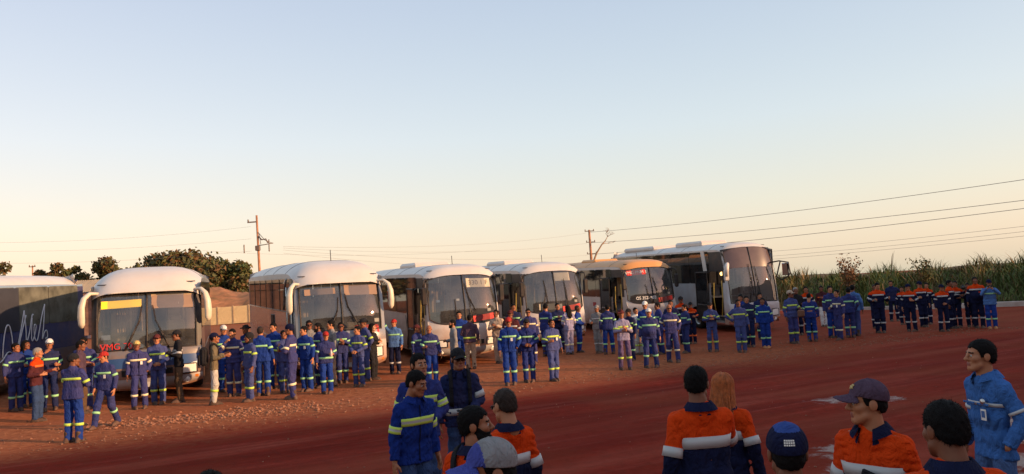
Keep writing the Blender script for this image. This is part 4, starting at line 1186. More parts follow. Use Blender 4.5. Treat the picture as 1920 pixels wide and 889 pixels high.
PEOPLE = [
 ('a1', -13.07, 20.08, 1.751, 35, 'down', 'hold', 0.1, 20, 'bl', 'hair', 'person in blue coverall turned toward the man with orange shoulders, beside the scripted bus'),
 ('a2', -13.21, 20.78, 1.77, 20, 'down', 'down', 0.1, 30, 'bl', 'longhair', 'person with long dark hair in blue coverall behind the man with orange shoulders'),
 ('a3', -11.42, 18.31, 1.732, 70, 'hold', 'gesture', 0.09, 10, 'maroon', 'greyhair', 'grey-haired person in dark top with orange shoulders and dark jeans, boots, near scripted bus'),
 ('a4', -12.13, 19.98, 1.838, 15, 'face', 'hold', 0.13, -10, 'nb', 'capwhite', 'person in pale cap raising a hand to the mouth, dark blue coverall'),
 ('a5', -8.57, 14.86, 1.694, 150, 'crossed', 'face', 0.12, -40, 'bl2', 'darkhat', 'person in purple-blue coverall seen from behind with one arm lifted to the chest'),
 ('a6', -10.84, 19.13, 1.811, 75, 'down', 'hold', 0.07, 10, 'brownpants', 'hair', 'person in dark top and brown trousers in profile behind the blue-suited man with lifted arm'),
 ('a7', -11.2, 19.97, 1.851, -15, 'down', 'hold', 0.1, -10, 'bl', 'beard', 'bearded person in blue coverall under the drooping mirror of the yellow-sign coach'),
 ('a8', -8.87, 16.62, 1.614, -30, 'down', 'down', 'walk', -20, 'bl', 'capred', 'person in blue coverall and red cap walking, in front of glowing headlamp'),
 ('a9', -9.57, 19.5, 1.713, 5, 'down', 'pocket', 0.13, 0, 'pb', 'capyellow', 'person in yellowish cap and purple-blue coverall with a chest badge, before the yellow-sign coach'),
 ('a10', -9.46, 20.29, 1.826, 0, 'clasp', 'clasp', 0.1, 0, 'bl3', 'capdarkred', 'person in dark red cap with hands joined at the belt before a windscreen'),
 ('a11', -9.02, 20.55, 1.9, -75, 'down', 'down', 0.19, 0, 'blk', 'capblack', 'person in black peaked cap and dark top facing sideways with legs wide apart'),
 ('a12', -7.66, 19.44, 1.801, 95, 'gesture', 'gesture', 0.06, 0, 'olive', 'capnavy', 'person in olive pullover and pale trousers carrying a dark backpack'),
 ('b1', -8.42, 22.2, 1.9, 10, 'down', 'down', 0.1, 10, 'bl', 'capwhite', 'person in white cap and blue coverall between the backpack carrier and a person touching face'),
 ('b2', -7.77, 21.1, 1.827, -20, 'face', 'down', 0.11, -10, 'pb', 'hair', 'person in faded purple-blue coverall holding a hand to the face, pale cream band on chest'),
 ('b3', -8.34, 23.83, 1.773, -40, 'down', 'down', 0.1, -10, 'bl', 'helmet', 'person in black hard hat standing behind a hooded coverall wearer'),
 ('b4', -6.83, 19.65, 1.74, -60, 'down', 'down', 0.07, -10, 'bl3', 'hood', 'person in faded blue coverall and dark hood in profile, hand hanging'),
 ('b5', -6.84, 20.67, 1.846, 170, 'down', 'down', 0.11, 10, 'bl', 'redhair', 'person with reddish dark hair in blue coverall seen from behind, green back band'),
 ('b6', -7.04, 22.39, 1.895, -25, 'down', 'down', 0.11, -10, 'bl', 'hair', 'tall person in royal blue coverall with green chest band beside coach door'),
 ('b7', -6.39, 21.12, 1.699, 10, 'down', 'hold', 0.09, 20, 'bl3', 'hair', 'person with lit face half hidden behind the beanie wearer'),
 ('b8', -5.72, 19.55, 1.9, -110, 'crossed', 'crossed', 0.08, 0, 'pb', 'beanie', 'person in dark beanie and faded blue coverall turned away sideways, dusty trousers'),
 ('b9', -5.81, 21.19, 1.777, -35, 'down', 'down', 0.09, -20, 'bl', 'hair', 'person in blue coverall with badge facing the beanie wearer'),
 ('b10', -6.11, 22.54, 1.9, 0, 'down', 'down', 0.09, 10, 'greyshirt', 'shades', 'person in grey shirt and sunglasses standing behind the group, taller than neighbours'),
 ('b11', -5.62, 21.81, 1.83, -60, 'down', 'hold', 0.1, -10, 'bl', 'beard', 'dark-bearded person in blue coverall in profile behind the red-capped bottle holder'),
 ('b12', -5.08, 20.4, 1.625, 5, 'down', 'hold', 0.1, 0, 'blw', 'capred', 'person in red cap and blue coverall holding a drinks bottle at the waist'),
 ('b13', -5.31, 22.03, 1.879, -70, 'down', 'down', 0.08, -10, 'greycoat', 'hair', 'person in long grey shirt and tan trousers in profile behind the bottle holder'),
 ('b14', -5.21, 22.83, 1.783, 5, 'crossed', 'crossed', 0.09, 0, 'bl', 'shades', 'person in blue coverall and sunglasses with crossed arms before the grey coach bumper'),
 ('b15', -4.56, 23.08, 1.846, -60, 'down', 'down', 0.09, 0, 'bl3', 'helmet', 'person in dark hard hat half hidden by the one with clasped hands'),
 ('b16', -4.48, 21.61, 1.68, -25, 'clasp', 'clasp', 0.11, -30, 'bl3', 'hair', 'person with head turned away and hands clasped, blue coverall with yellow arm band'),
 ('b17', -4.38, 23.25, 1.686, 60, 'crossed', 'crossed', 0.08, 20, 'blkjacket', 'longhair', 'person with long black hair in dark jacket and dark trousers by the coach corner'),
 ('b18', -3.96, 24.75, 1.74, -10, 'wave', 'down', 0.12, -10, 'lbtop', 'capred', 'person in red cap waving one raised hand, light blue top and navy trousers'),
 ('c1', -2.88, 22.2, 1.6, 55, 'down', 'gesture', 0.1, 10, 'bl', 'capmaroon', 'person in maroon cap and blue coverall gesturing beside the VMG lettering'),
 ('c2', -2.37, 21.03, 1.605, 0, 'hold', 'down', 0.1, 0, 'bl', 'bald', 'bald person in blue coverall with long green chest band near the white bus headlight'),
 ('c3', -1.81, 21.76, 1.691, -80, 'down', 'down', 0.08, 0, 'greytee', 'beard', 'bearded person in grey long-sleeved shirt in profile before the white bus emblem'),
 ('c4', -1.85, 25.19, 1.858, 0, 'down', 'down', 0.09, 0, 'bl', 'hair', 'person in blue coverall behind the one with yellow waist belt band'),
 ('c5', -1.54, 24.65, 1.733, 175, 'down', 'clasp', 0.1, 0, 'beltband', 'hair', 'person seen from behind in dark purple jacket with yellow waist band and brown trousers'),
 ('c6', -0.68, 26.2, 1.82, -15, 'crossed', 'crossed', 0.07, -10, 'beige', 'hair', 'person in beige coverall with crossed arms leaning before the white bus'),
 ('c7', -0.25, 19.83, 1.729, 0, 'down', 'pocket', 0.1, 0, 'bl', 'capred', 'person in red cap and blue coverall with pale chest band, foremost trio by the road'),
 ('c8', 0.24, 20.16, 1.647, 0, 'down', 'down', 0.1, 0, 'bl', 'capdark', 'person in dark cap with pale scarf and blue coverall, middle of the roadside trio'),
 ('c9', 0.87, 20.06, 1.6, 30, 'hold', 'down', 0.08, 10, 'bl3', 'hair', 'person in unzipped blue coverall looking aside, end of the roadside trio'),
 ('c10', -0.21, 24.17, 1.815, -10, 'down', 'down', 0.09, 0, 'darkpiped', 'capmaroon', 'person in dark jacket with white piping behind the red-capped roadside worker'),
 ('c11', -0.09, 28.57, 1.9, 0, 'down', 'down', 0.09, 20, 'nb', 'hair', 'dark-haired person at the open door of the second white bus'),
 ('c12', 0.41, 25.22, 1.808, 5, 'down', 'down', 0.1, 0, 'pb', 'shades', 'person in purple-lit blue coverall and sunglasses behind the pale-scarf worker'),
 ('c13', 1.0, 27.76, 1.898, 150, 'down', 'face', 0.09, 30, 'bl', 'hair', 'person in blue coverall holding a phone to the ear, seen from behind'),
 ('c14', 1.57, 29.32, 1.845, 10, 'crossed', 'crossed', 0.09, 10, 'nb', 'hair', 'person in navy top with crossed arms before the second white bus windscreen'),
 ('c15', 1.86, 28.07, 1.784, -150, 'down', 'down', 0.08, 0, 'lilac', 'longhair', 'person with long dark hair in faded lilac coverall'),
 ('c16', 2.27, 28.77, 1.75, 70, 'down', 'down', 0.07, 10, 'bl', 'redhair', 'person with reddish hair in dark blue coverall in profile beside the lilac coverall'),
 ('c17', 2.9, 28.01, 1.742, -20, 'hold', 'down', 0.08, 0, 'greysuit', 'capgrey', 'person in grey coverall and grey cap beside the open bus door'),
 ('c18', 3.18, 27.3, 1.753, 180, 'down', 'down', 0.14, 0, 'bl', 'hair', 'person in royal blue coverall with legs apart seen squarely from behind'),
 ('c19', 2.97, 21.87, 1.685, 10, 'crossed', 'crossed', 0.13, 0, 'lilactop', 'helmetbrown', 'person in maroon hard hat with crossed arms, pale lilac top and purple trousers'),
 ('c20', 3.52, 24.44, 1.634, -30, 'down', 'down', 0.1, -20, 'nb', 'capblack', 'person in black cap and dark blue coverall behind the one with maroon hard hat'),
 ('c21', 4.08, 26.36, 1.6, 20, 'down', 'down', 0.09, 10, 'whiteshirt', 'hair', 'person in white shirt glimpsed behind the stout white-capped worker'),
 ('c22', 4.23, 25.36, 1.818, 0, 'down', 'down', 0.09, -10, 'bl', 'capwhite', 'white-capped person standing behind the stout white-capped worker'),
 ('c23', 3.73, 22.01, 1.681, 0, 'down', 'down', 0.16, 0, 'bl', 'capwhite', 'stout person in white cap and blue coverall with feet planted wide by the road'),
 ('c24', 4.73, 25.86, 1.731, -70, 'down', 'down', 0.09, 0, 'bl', 'hair', 'person in blue coverall in profile before the red-sign bus'),
 ('c25', 4.58, 23.14, 1.721, 5, 'pocket', 'pocket', 0.13, 0, 'pb', 'shadesbald', 'bald person in sunglasses, hands in pockets, one leg forward'),
 ('c26', 5.47, 27.46, 1.764, 0, 'down', 'down', 0.09, 0, 'nb', 'hair', 'dark-haired person directly behind the bald man in sunglasses'),
 ('c27', 5.56, 25.67, 1.612, -60, 'down', 'clasp', 0.1, -10, 'bl', 'hair', 'person in blue coverall turned sideways, elbows bent, before the orange-chested workers'),
 ('c28', 6.33, 29.56, 1.839, 10, 'down', 'down', 0.09, 0, 'on', 'capblack', 'person in black cap and dark orange-shouldered shirt beside the red-sign bus corner'),
 ('c29', 6.65, 29.56, 1.596, -10, 'hold', 'hold', 0.09, 0, 'onchest', 'capblack', 'person in black cap with orange chest panel near the high coach skirt'),
 ('d1', 6.43, 25.68, 1.648, 0, 'crossed', 'crossed', 0.12, 0, 'bl3', 'capblack', 'person in dark cap with crossed arms alone before the high coach door'),
 ('d2', 7.15, 24.88, 1.698, 5, 'akimbo', 'down', 0.09, 10, 'bl3', 'hair', 'person with one hand on hip and yellow chest band before the high coach'),
 ('d3', 8.06, 27.66, 1.796, -20, 'down', 'down', 0.09, 0, 'bl', 'bun', 'person with dark hair bun behind the one with hand on hip'),
 ('d4', 7.96, 26.64, 1.765, 0, 'down', 'down', 0.08, 0, 'nb', 'hair', 'person in dark blue coverall before the high coach windscreen'),
 ('d5', 8.26, 25.87, 1.678, 0, 'down', 'down', 0.08, -10, 'bl', 'hair', 'person in blue coverall with orange boots before the high coach bumper'),
 ('d6', 9.33, 29.58, 1.8, 0, 'down', 'down', 0.1, 10, 'nb', 'bun', 'person with tied dark hair behind the orange-booted worker'),
 ('e1', 9.54, 26.86, 1.854, 25, 'down', 'hold', 0.08, 30, 'lilacblue', 'capbeige', 'person in beige cap and pale blue coverall carrying a brown bag'),
 ('e2', 11.1, 30.63, 1.9, 10, 'down', 'hold', 0.1, 10, 'nbplain', 'greyhair', 'grey-haired person in plain dark clothes behind the beige-capped worker'),
 ('e3', 11.83, 31.42, 1.9, 5, 'hold', 'down', 0.1, 0, 'on', 'hair', 'person in orange-shouldered navy uniform behind the short blue worker'),
 ('e4', 10.34, 27.29, 1.696, 170, 'down', 'down', 0.11, 0, 'bl', 'hair', 'short person in blue coverall seen from behind with head bowed'),
 ('e5', 13.77, 34.75, 1.832, -10, 'down', 'crossed', 0.08, 0, 'maroonwhite', 'hair', 'person in maroon shirt with orange trim and white trousers'),
 ('e6', 11.52, 28.33, 1.9, 15, 'down', 'down', 0.09, 0, 'bl', 'hair', 'person in blue coverall beside the one with faded lilac sleeve'),
 ('e7', 11.3, 27.25, 1.769, -45, 'hold', 'down', 0.06, 0, 'pb', 'hair', 'person in dark blue coverall with faded lilac sleeve and badge, facing sideways'),
 ('e8', 11.95, 27.88, 1.81, 175, 'down', 'down', 0.09, 0, 'bl', 'hair', 'person in mid blue coverall seen from behind with pale back band'),
 ('e9', 12.4, 28.43, 1.885, 170, 'down', 'akimbo', 0.07, 0, 'lb', 'hair', 'person in plain light blue shirt behind the mid blue coverall back'),
 ('f1', 14.75, 31.83, 1.807, 0, 'down', 'down', 0.1, 0, 'on', 'redhair', 'person in orange-shouldered uniform half hidden behind the phone watcher'),
 ('f2', 13.67, 29.23, 1.9, 10, 'hold', 'gesture', 0.1, 10, 'on', 'hair', 'person in orange-shouldered navy uniform looking down at a phone'),
 ('f3', 17.29, 35.51, 1.872, 0, 'down', 'akimbo', 0.13, 0, 'nbplain2', 'hair', 'person in plain navy shirt standing with legs apart by the kerb'),
 ('f4', 14.78, 29.09, 1.79, -20, 'down', 'hold', 0.12, -20, 'onpatch', 'capnavy', 'person in navy uniform with round orange chest patch and silver bands'),
 ('f5', 16.49, 33.03, 1.626, -20, 'down', 'down', 0.1, 0, 'on', 'hair', 'person with orange shoulders hidden behind the round orange patch'),
 ('f6', 16.16, 30.86, 1.836, 20, 'hold', 'down', 0.08, 0, 'on', 'capnavy', 'person in orange and navy uniform with silver sleeve bands and bent arm'),
 ('f7', 17.06, 32.17, 1.738, -10, 'down', 'down', 0.08, 0, 'on', 'hair', 'person in orange-fronted uniform between two navy uniforms'),
 ('f8', 15.5, 28.19, 1.715, 15, 'down', 'clasp', 0.13, 10, 'on', 'capnavy', 'person in dark cap and orange-shouldered navy uniform standing with feet apart'),
 ('f9', 16.36, 29.19, 1.836, 60, 'down', 'gesture', 0.08, 0, 'on', 'hair', 'person in profile with fluorescent orange sleeve facing a colleague'),
 ('f10', 16.77, 29.55, 1.778, -20, 'down', 'hold', 0.09, 0, 'onpatch', 'hair', 'person facing the orange-sleeved colleague, orange patch on chest'),
 ('f11', 17.2, 29.41, 1.669, -10, 'photo', 'photo', 0.09, 0, 'on', 'hair', 'person lifting a black camera overhead'),
 ('f12', 17.07, 28.67, 1.9, 0, 'down', 'down', 0.1, 0, 'onpatch', 'hair', 'big person in navy uniform with orange yoke, taller than all around'),
 ('f13', 17.18, 28.1, 1.786, 0, 'photo', 'photo', 0.1, 0, 'lbbl', 'capnavy', 'person in light blue jacket taking a photo, orange boots, end of the group'),
 ('g1', -1.05, 7.39, 1.655, 35, 'down', 'down', 0.1, 25, 'F_bl1', 'hair', 'brawny person in bright blue work jacket with yellow bands looking down, blue jeans'),
 ('g2', -1.09, 8.38, 1.735, 10, 'down', 'clasp', 0.1, 20, 'F_bl2', 'hair', 'person in blue work jacket smiling directly behind the one looking down'),
 ('g3', -0.71, 9.01, 1.714, 5, 'down', 'clasp', 0.1, 10, 'F_navy', 'capblackshades', 'person in black cap and sunglasses with navy jacket, backpack and silver band'),
 ('g4', -0.11, 5.44, 1.645, -140, 'down', 'crossed', 0.09, -5, 'F_on1', 'shorthair', 'person in orange shirt with navy collar and glasses, seen from behind, hugging folded cloth'),
 ('g5', -0.31, 4.81, 1.646, 148, 'down', 'down', 0.09, -62, 'F_on2', 'beard', 'dark-bearded person in orange shirt with black backpack straps, in profile'),
 ('g6', -0.13, 3.2, 1.724, -75, 'down', 'down', 0.09, 0, 'F_grey', 'capgreyblue', 'person wearing a grey cap with blue front and peak'),
 ('g7', -1.46, 3.6, 1.587, 180, 'down', 'down', 0.09, 0, 'F_navy2', 'hair', 'dark-haired top of a head peeping over the maroon dirt'),
 ('g9', 1.24, 5.44, 1.742, -165, 'face', 'down', 0.09, -25, 'F_on3', 'hair', 'person seen from behind in orange and navy jacket with grey band, hand at face'),
 ('g10', 1.57, 6.11, 1.571, 160, 'down', 'down', 0.09, 0, 'F_on4', 'redlonghair', 'person with long red hair in orange and navy jacket'),
 ('g11', 1.13, 3.39, 1.706, 175, 'down', 'down', 0.09, 10, 'F_navy3', 'capblue', 'person in navy and blue cap with white print on its back'),
 ('g12', 1.98, 4.44, 1.703, -32, 'down', 'down', 0.09, -48, 'F_on5', 'caplogo', 'person in dark cap with gold emblem and orange shirt with navy polo collar'),
 ('g13', 1.84, 3.39, 1.746, -160, 'down', 'down', 0.09, 10, 'F_on6', 'hair', 'dark-haired person seen from behind with white earphone and orange shirt'),
 ('g14', 3.63, 6.06, 1.742, -58, 'down', 'pocket', 0.1, -12, 'F_lb', 'hair', 'person in light blue long-sleeved shirt with hanging badge'),
]
# ------------------------------------------------------------------ people: implicit surfaces meshed with surface nets
def surface_nets(v, lo, res):
    ins = v < 0
    cnt = np.zeros(tuple(n - 1 for n in v.shape), np.int8)
    offs = [(a, b_, c_) for a in (0, 1) for b_ in (0, 1) for c_ in (0, 1)]
    sh = cnt.shape
    for (a, b_, c_) in offs: cnt += ins[a:a + sh[0], b_:b_ + sh[1], c_:c_ + sh[2]]
    act = (cnt > 0) & (cnt < 8)
    ijk = np.argwhere(act)
    n = len(ijk)
    ids = np.full(sh, -1, np.int32); ids[act] = np.arange(n)
    cv = {o: v[ijk[:, 0] + o[0], ijk[:, 1] + o[1], ijk[:, 2] + o[2]] for o in offs}
    acc = np.zeros((n, 3)); w = np.zeros(n)
    for a in offs:
        for ax in range(3):
            if a[ax] == 1: continue
            b_ = list(a); b_[ax] = 1; b_ = tuple(b_)
            va, vb = cv[a], cv[b_]
            cr = (va < 0) != (vb < 0)
            t = np.where(cr, va / np.where(cr, va - vb, 1), 0)
            p = np.tile(np.array(a, float), (n, 1)); p[:, ax] += t
            acc += p * cr[:, None]; w += cr
    V = (ijk + acc / w[:, None]) * res + np.array(lo)
    Fs = []
    for ax in range(3):
        u, q = (ax + 1) % 3, (ax + 2) % 3
        s0 = [slice(None)] * 3; s1 = [slice(None)] * 3
        s0[ax] = slice(0, -1); s1[ax] = slice(1, None)
        a, b_ = ins[tuple(s0)], ins[tuple(s1)]
        ed = np.argwhere(a != b_)
        ok = (ed[:, u] > 0) & (ed[:, q] > 0) & (ed[:, u] < v.shape[u] - 1) & (ed[:, q] < v.shape[q] - 1)
        ed = ed[ok]
        if not len(ed): continue
        sgn = a[tuple(ed.T)]
        def cell(du, dq):
            e = ed.copy(); e[:, u] -= du; e[:, q] -= dq; return ids[tuple(e.T)]
        f = np.stack([cell(1, 1), cell(0, 1), cell(0, 0), cell(1, 0)], -1)
        f = np.where(sgn[:, None], f, f[:, ::-1])
        Fs.append(f)
    return V, np.concatenate(Fs)

def prim_d(pr, P):
    """pr = ('c', a, b, ra, rb, sqy) capsule with radius taper; ('e', c, r) ellipsoid"""
    if pr[0] == 'c':
        a, b_, ra, rb, sq = pr[1:6]
        a = np.asarray(a, np.float32); b_ = np.asarray(b_, np.float32)
        sc = np.array([1, sq, 1], np.float32)
        d = (b_ - a) * sc; p = (P - a) * sc
        t = np.clip((p @ d) / max(1e-9, float(d @ d)), 0, 1)
        q = p - t[..., None] * d
        return (np.sqrt((q * q).sum(-1)) - (ra + (rb - ra) * t)) / (1 + .35 * (sq - 1))
    c_, r_ = np.asarray(pr[1], np.float32), np.asarray(pr[2], np.float32)
    q = (P - c_) / r_
    k = np.sqrt((q * q).sum(-1)) + 1e-9
    return (k - 1) * float(r_.min()) * 1.15

def smin(a, b_, k):
    h = np.clip(.5 + .5 * (b_ - a) / k, 0, 1)
    return b_ + (a - b_) * h - k * h * (1 - h)

def prim_box(pr, m):
    if pr[0] == 'c':
        r_ = max(pr[3], pr[4]) + m
        a, b_ = np.asarray(pr[1]), np.asarray(pr[2]); return np.minimum(a, b_) - r_, np.maximum(a, b_) + r_
    return np.asarray(pr[1]) - np.asarray(pr[2]) - m, np.asarray(pr[1]) + np.asarray(pr[2]) + m

def sdf_pts(prims, P, k=.04):
    v = None
    for pr in prims:
        d = prim_d(pr, P)
        v = d if v is None else smin(v, d, k)
    return v

def sdf_mesh(prims, res, k=.04, post=None, margin=.03):
    """mesh of a smooth union; post(P, v) may clip or wrinkle it"""
    bx = [prim_box(p, margin) for p in prims]
    lo = np.min([b_[0] for b_ in bx], axis=0) - res; hi = np.max([b_[1] for b_ in bx], axis=0) + res
    n = np.ceil((hi - lo) / res).astype(int) + 1
    ax = [(lo[i] + res * np.arange(n[i])).astype(np.float32) for i in range(3)]
    v = np.full(tuple(n), .2, np.float32)
    for pr in prims:
        l, h = prim_box(pr, k + .035)
        i0 = np.maximum(0, np.floor((l - lo) / res).astype(int)); i1 = np.minimum(n, np.ceil((h - lo) / res).astype(int) + 1)
        sl = tuple(slice(a, b_) for a, b_ in zip(i0, i1))
        G = np.stack(np.meshgrid(*[ax[i][sl[i]] for i in range(3)], indexing='ij'), -1)
        v[sl] = smin(v[sl], prim_d(pr, G), k)
    if post is not None:
        G = np.stack(np.meshgrid(*ax, indexing='ij'), -1)
        v = post(G, v)
    v[0] = v[-1] = .1; v[:, 0] = v[:, -1] = .1; v[:, :, 0] = v[:, :, -1] = .1
    return surface_nets(v, lo, res)

# ---- heads, hair, hats, hands: made once, shared
HEAD = [('e', (0, .014, .036), (.076, .097, .088)), ('e', (0, -.028, -.045), (.059, .064, .078)), ('c', (0, -.066, -.098), (0, -.06, -.09), .022, .03, 1), ('c', (-.045, -.03, -.07), (-.02, -.07, -.1), .022, .02, 1),
        ('c', (.045, -.03, -.07), (.02, -.07, -.1), .022, .02, 1), ('c', (-.034, -.079, .022), (.034, -.079, .022), .014, .014, 1), ('e', (-.042, -.055, -.02), (.026, .03, .026)), ('e', (.042, -.055, -.02), (.026, .03, .026))]
NOSE = [('c', (0, -.092, .010), (0, -.113, -.026), .009, .0135, 1), ('c', (-.013, -.1, -.03), (.013, -.1, -.03), .009, .009, 1)]
LIPS = [('c', (-.02, -.087, -.059), (.02, -.087, -.059), .0075, .0075, 1), ('c', (-.016, -.086, -.071), (.016, -.086, -.071), .0085, .0085, 1)]
EARS = [('e', (-.079, .014, -.004), (.011, .024, .034)), ('e', (.079, .014, -.004), (.011, .024, .034))]
NECK = [('c', (0, .02, -.06), (0, .035, -.19), .055, .062, 1)]
def head_mesh(res):
    def post(P, v):
        for sx in (-1, 1):
            s_ = np.sqrt(((P - np.array([sx * .031, -.104, .004], np.float32)) ** 2).sum(-1)) - .017
            v = np.maximum(v, -s_ * .9 + 0) if False else -smin(-v, s_, .012)
        v2 = v
        for pr in NOSE: v2 = smin(v2, prim_d(pr, P), .012)
        for pr in LIPS: v2 = smin(v2, prim_d(pr, P), .006)
        for pr in EARS: v2 = smin(v2, prim_d(pr, P), .006)
        for sx in (-1, 1): v2 = np.minimum(v2, prim_d(('e', (sx * .031, -.081, .003), (.0135, .0135, .012)), P))
        return v2
    V, Fq = sdf_mesh(HEAD + NECK, res, .022, post, .05)
    c = V[Fq].mean(1); mi = np.zeros(len(Fq), int)
    for sx in (-1, 1):
        d = np.linalg.norm(c - np.array([sx * .031, -.081, .003]), axis=1)
        e = (d < .0165) & (c[:, 1] < -.083) & (abs(c[:, 2] - .003) < .0085)
        mi[e] = 1
        mi[e & (np.hypot(c[:, 0] - sx * .031, c[:, 2] - .003) < .0062)] = 2
        br = (abs(c[:, 0] - sx * .032) < .021) & (abs(c[:, 2] - .026 + .1 * (abs(c[:, 0]) - .03)) < .0055) & (c[:, 1] < -.07)
        mi[br] = 2
    lp = (abs(c[:, 0]) < .024) & (c[:, 2] < -.052) & (c[:, 2] > -.080) & (c[:, 1] < -.0885); mi[lp] = 3
    return V, Fq, mi
def hairline(P, v, front=.068, side=-.012, nape=-.062):
    y, z = P[..., 1], P[..., 2]
    hl = np.interp(y, [-.12, -.085, -.045, -.02, .02, .035, .09, .14], [front, front, .05, side, side, -.03, nape, nape])
    return np.maximum(v, hl - z)
def hair_tpl(style, res):
    th = {'short': .0085, 'buzz': .005, 'long': .014, 'bun': .011}[style]
    pr = [('e', (0, .016, .038), (.076 + th, .097 + th, .088 + th)), ('e', (0, .055, -.02), (.062 + th * .6, .05 + th, .055))]
    def post(P, v):
        nz = .0035 * np.sin(P[..., 0] * 170 + 3 * np.sin(P[..., 1] * 60)) * np.sin(P[..., 1] * 150 + P[..., 2] * 110)
        v = hairline(P + (.006 * np.sin(P * 210))[..., [2, 0, 1]] if res < .008 else P, v + nz)
        if style == 'long':
            for (a, b_, ra, rb) in (((-.045, .06, .0), (-.07, .125, -.27), .05, .035), ((.045, .06, .0), (.07, .125, -.27), .05, .035), ((0, .08, .0), (0, .14, -.33), .06, .04), ((-.075, .02, .03), (-.085, .0, -.2), .022, .02), ((.075, .02, .03), (.085, .0, -.2), .022, .02)):
                v = smin(v, prim_d(('c', a, b_, ra, rb, 1), P) + nz * 1.5, .02)
        if style == 'bun': v = smin(v, prim_d(('e', (0, .085, .12), (.045, .042, .04)), P), .01)
        return v
    if style == 'long': pr = pr + [('c', (0, .08, 0), (0, .14, -.35), .02, .02, 1), ('c', (-.07, .06, 0), (-.085, .125, -.3), .01, .01, 1), ('c', (.07, .06, 0), (.085, .125, -.3), .01, .01, 1)]
    if style == 'bun': pr = pr + [('e', (0, .085, .12), (.045, .042, .04))]
    return sdf_mesh(pr, res, .03, post, .06)
def beard_tpl(res):
    def post(P, v):
        x, y, z = P[..., 0], P[..., 1], P[..., 2]
        v = v - .008
        top = np.interp(y, [-.12, -.085, -.06, -.03, .02], [-.046, -.046, -.040, -.015, .012])
        v = np.maximum(v, z - top); v = np.maximum(v, y - .012)
        mouth = ((x / .024) ** 2 + ((z + .065) / .014) ** 2) - 1
        return np.maximum(v, -mouth * .01 * (y < -.07) - .02 * (y >= -.07))
    return sdf_mesh(HEAD, res, .022, post, .05)
def cap_tpl(kind, res):
    def post(P, v):
        x, y, z = P[..., 0], P[..., 1], P[..., 2]
        if kind == 'beanie': return np.maximum(v, np.interp(y, [-.1, .1], [.045, -.045]) - z)
        if kind == 'hood':
            face = np.sqrt((x / .062) ** 2 + ((z + .02) / .098) ** 2) - 1
            return np.maximum(v, np.where(y < -.02, -face * .06, -.02))
        v = np.maximum(v, np.interp(y, [-.12, -.05, .1], [.05, .046, .012]) - z)
        if kind == 'helmet':
            rim = prim_d(('e', (0, -.005, .052), (.125, .155, .012)), P); v = smin(v, rim, .012)
            v = smin(v, prim_d(('c', (0, -.09, .135), (0, .1, .14), .012, .012, 1), P), .02)
        else:
            arch = .052 - 7.0 * x * x * .9 - .12 * np.clip(-.1 - y, 0, .2) * 1.2
            br = np.sqrt((x / .078) ** 2 + ((y + .085) / .105) ** 2) - 1
            brim = np.maximum(br * .07, np.abs(z - arch) - .0045); brim = np.maximum(brim, y + .06)
            v = smin(v, brim, .008)
            v = np.minimum(v, prim_d(('e', (0, .015, .146), (.008, .008, .005)), P))
        return v
    g_ = {'cap': .016, 'beanie': .015, 'hood': .024, 'helmet': .024}[kind]
    pr = [('e', (0, .016, .042), (.076 + g_, .097 + g_, .088 + g_))]
    if kind == 'hood': pr.append(('c', (0, .04, -.06), (0, .03, -.13), .075, .085, 1))
    if kind == 'cap': pr.append(('c', (-.06, -.17, .04), (.06, -.17, .04), .01, .01, 1))
    if kind == 'helmet': pr.append(('c', (-.1, -.1, .05), (.1, .1, .05), .03, .03, 1))
    return sdf_mesh(pr, res, .02, post, .05)
def hand_tpl(res, curl):
    """wrist at the origin, fingers down -z, palm faces -x, thumb to -y"""
    pr = [('e', (0, .0, -.045), (.016, .04, .05)), ('c', (0, 0, .03), (0, 0, -.02), .026, .024, 1)]
    for (y, l, r_) in ((-.030, .072, .0088), (-.010, .080, .0092), (.011, .074, .0088), (.030, .058, .008)):
        p = np.array([0, y, -.085]); a = curl * .5
        for seg, (ll, aa) in enumerate(((.45, a), (.3, a + curl * .9), (.25, a + curl * 1.6))):
            q = p + np.array([-math.sin(aa), 0, -math.cos(aa)]) * l * ll
            pr.append(('c', p, q, r_ * (1 - .08 * seg), r_ * (.95 - .1 * seg), 1)); p = q
    pr += [('c', (-.005, -.028, -.025), (-.022, -.052, -.058), .013, .011, 1), ('c', (-.022, -.052, -.058), (-.034, -.056, -.088), .0105, .009, 1)]
    return sdf_mesh(pr, res, .007, None, .01)
def boot_tpl(res):
    pr = [('c', (0, .035, .06), (0, -.10, .045), .052, .045, 1), ('c', (0, -.10, .04), (0, -.165, .032), .045, .036, 1), ('c', (0, .02, .08), (0, .02, .2), .052, .055, 1), ('c', (0, .05, .03), (0, .03, .05), .042, .045, 1)]
    def post(P, v):
        x, y, z = P[..., 0], P[..., 1], P[..., 2]
        sole = np.maximum(np.sqrt((x / .056) ** 2 + ((y + .055) / .148) ** 2) - 1, 0) * .05 + np.maximum(z - .028, -z) - .001
        return np.maximum(smin(v, sole, .006), -z)
    V, Fq = sdf_mesh(pr, res, .03, post, .03)
    mi = (V[Fq].mean(1)[:, 2] < .024).astype(int)
    return V, Fq, mi

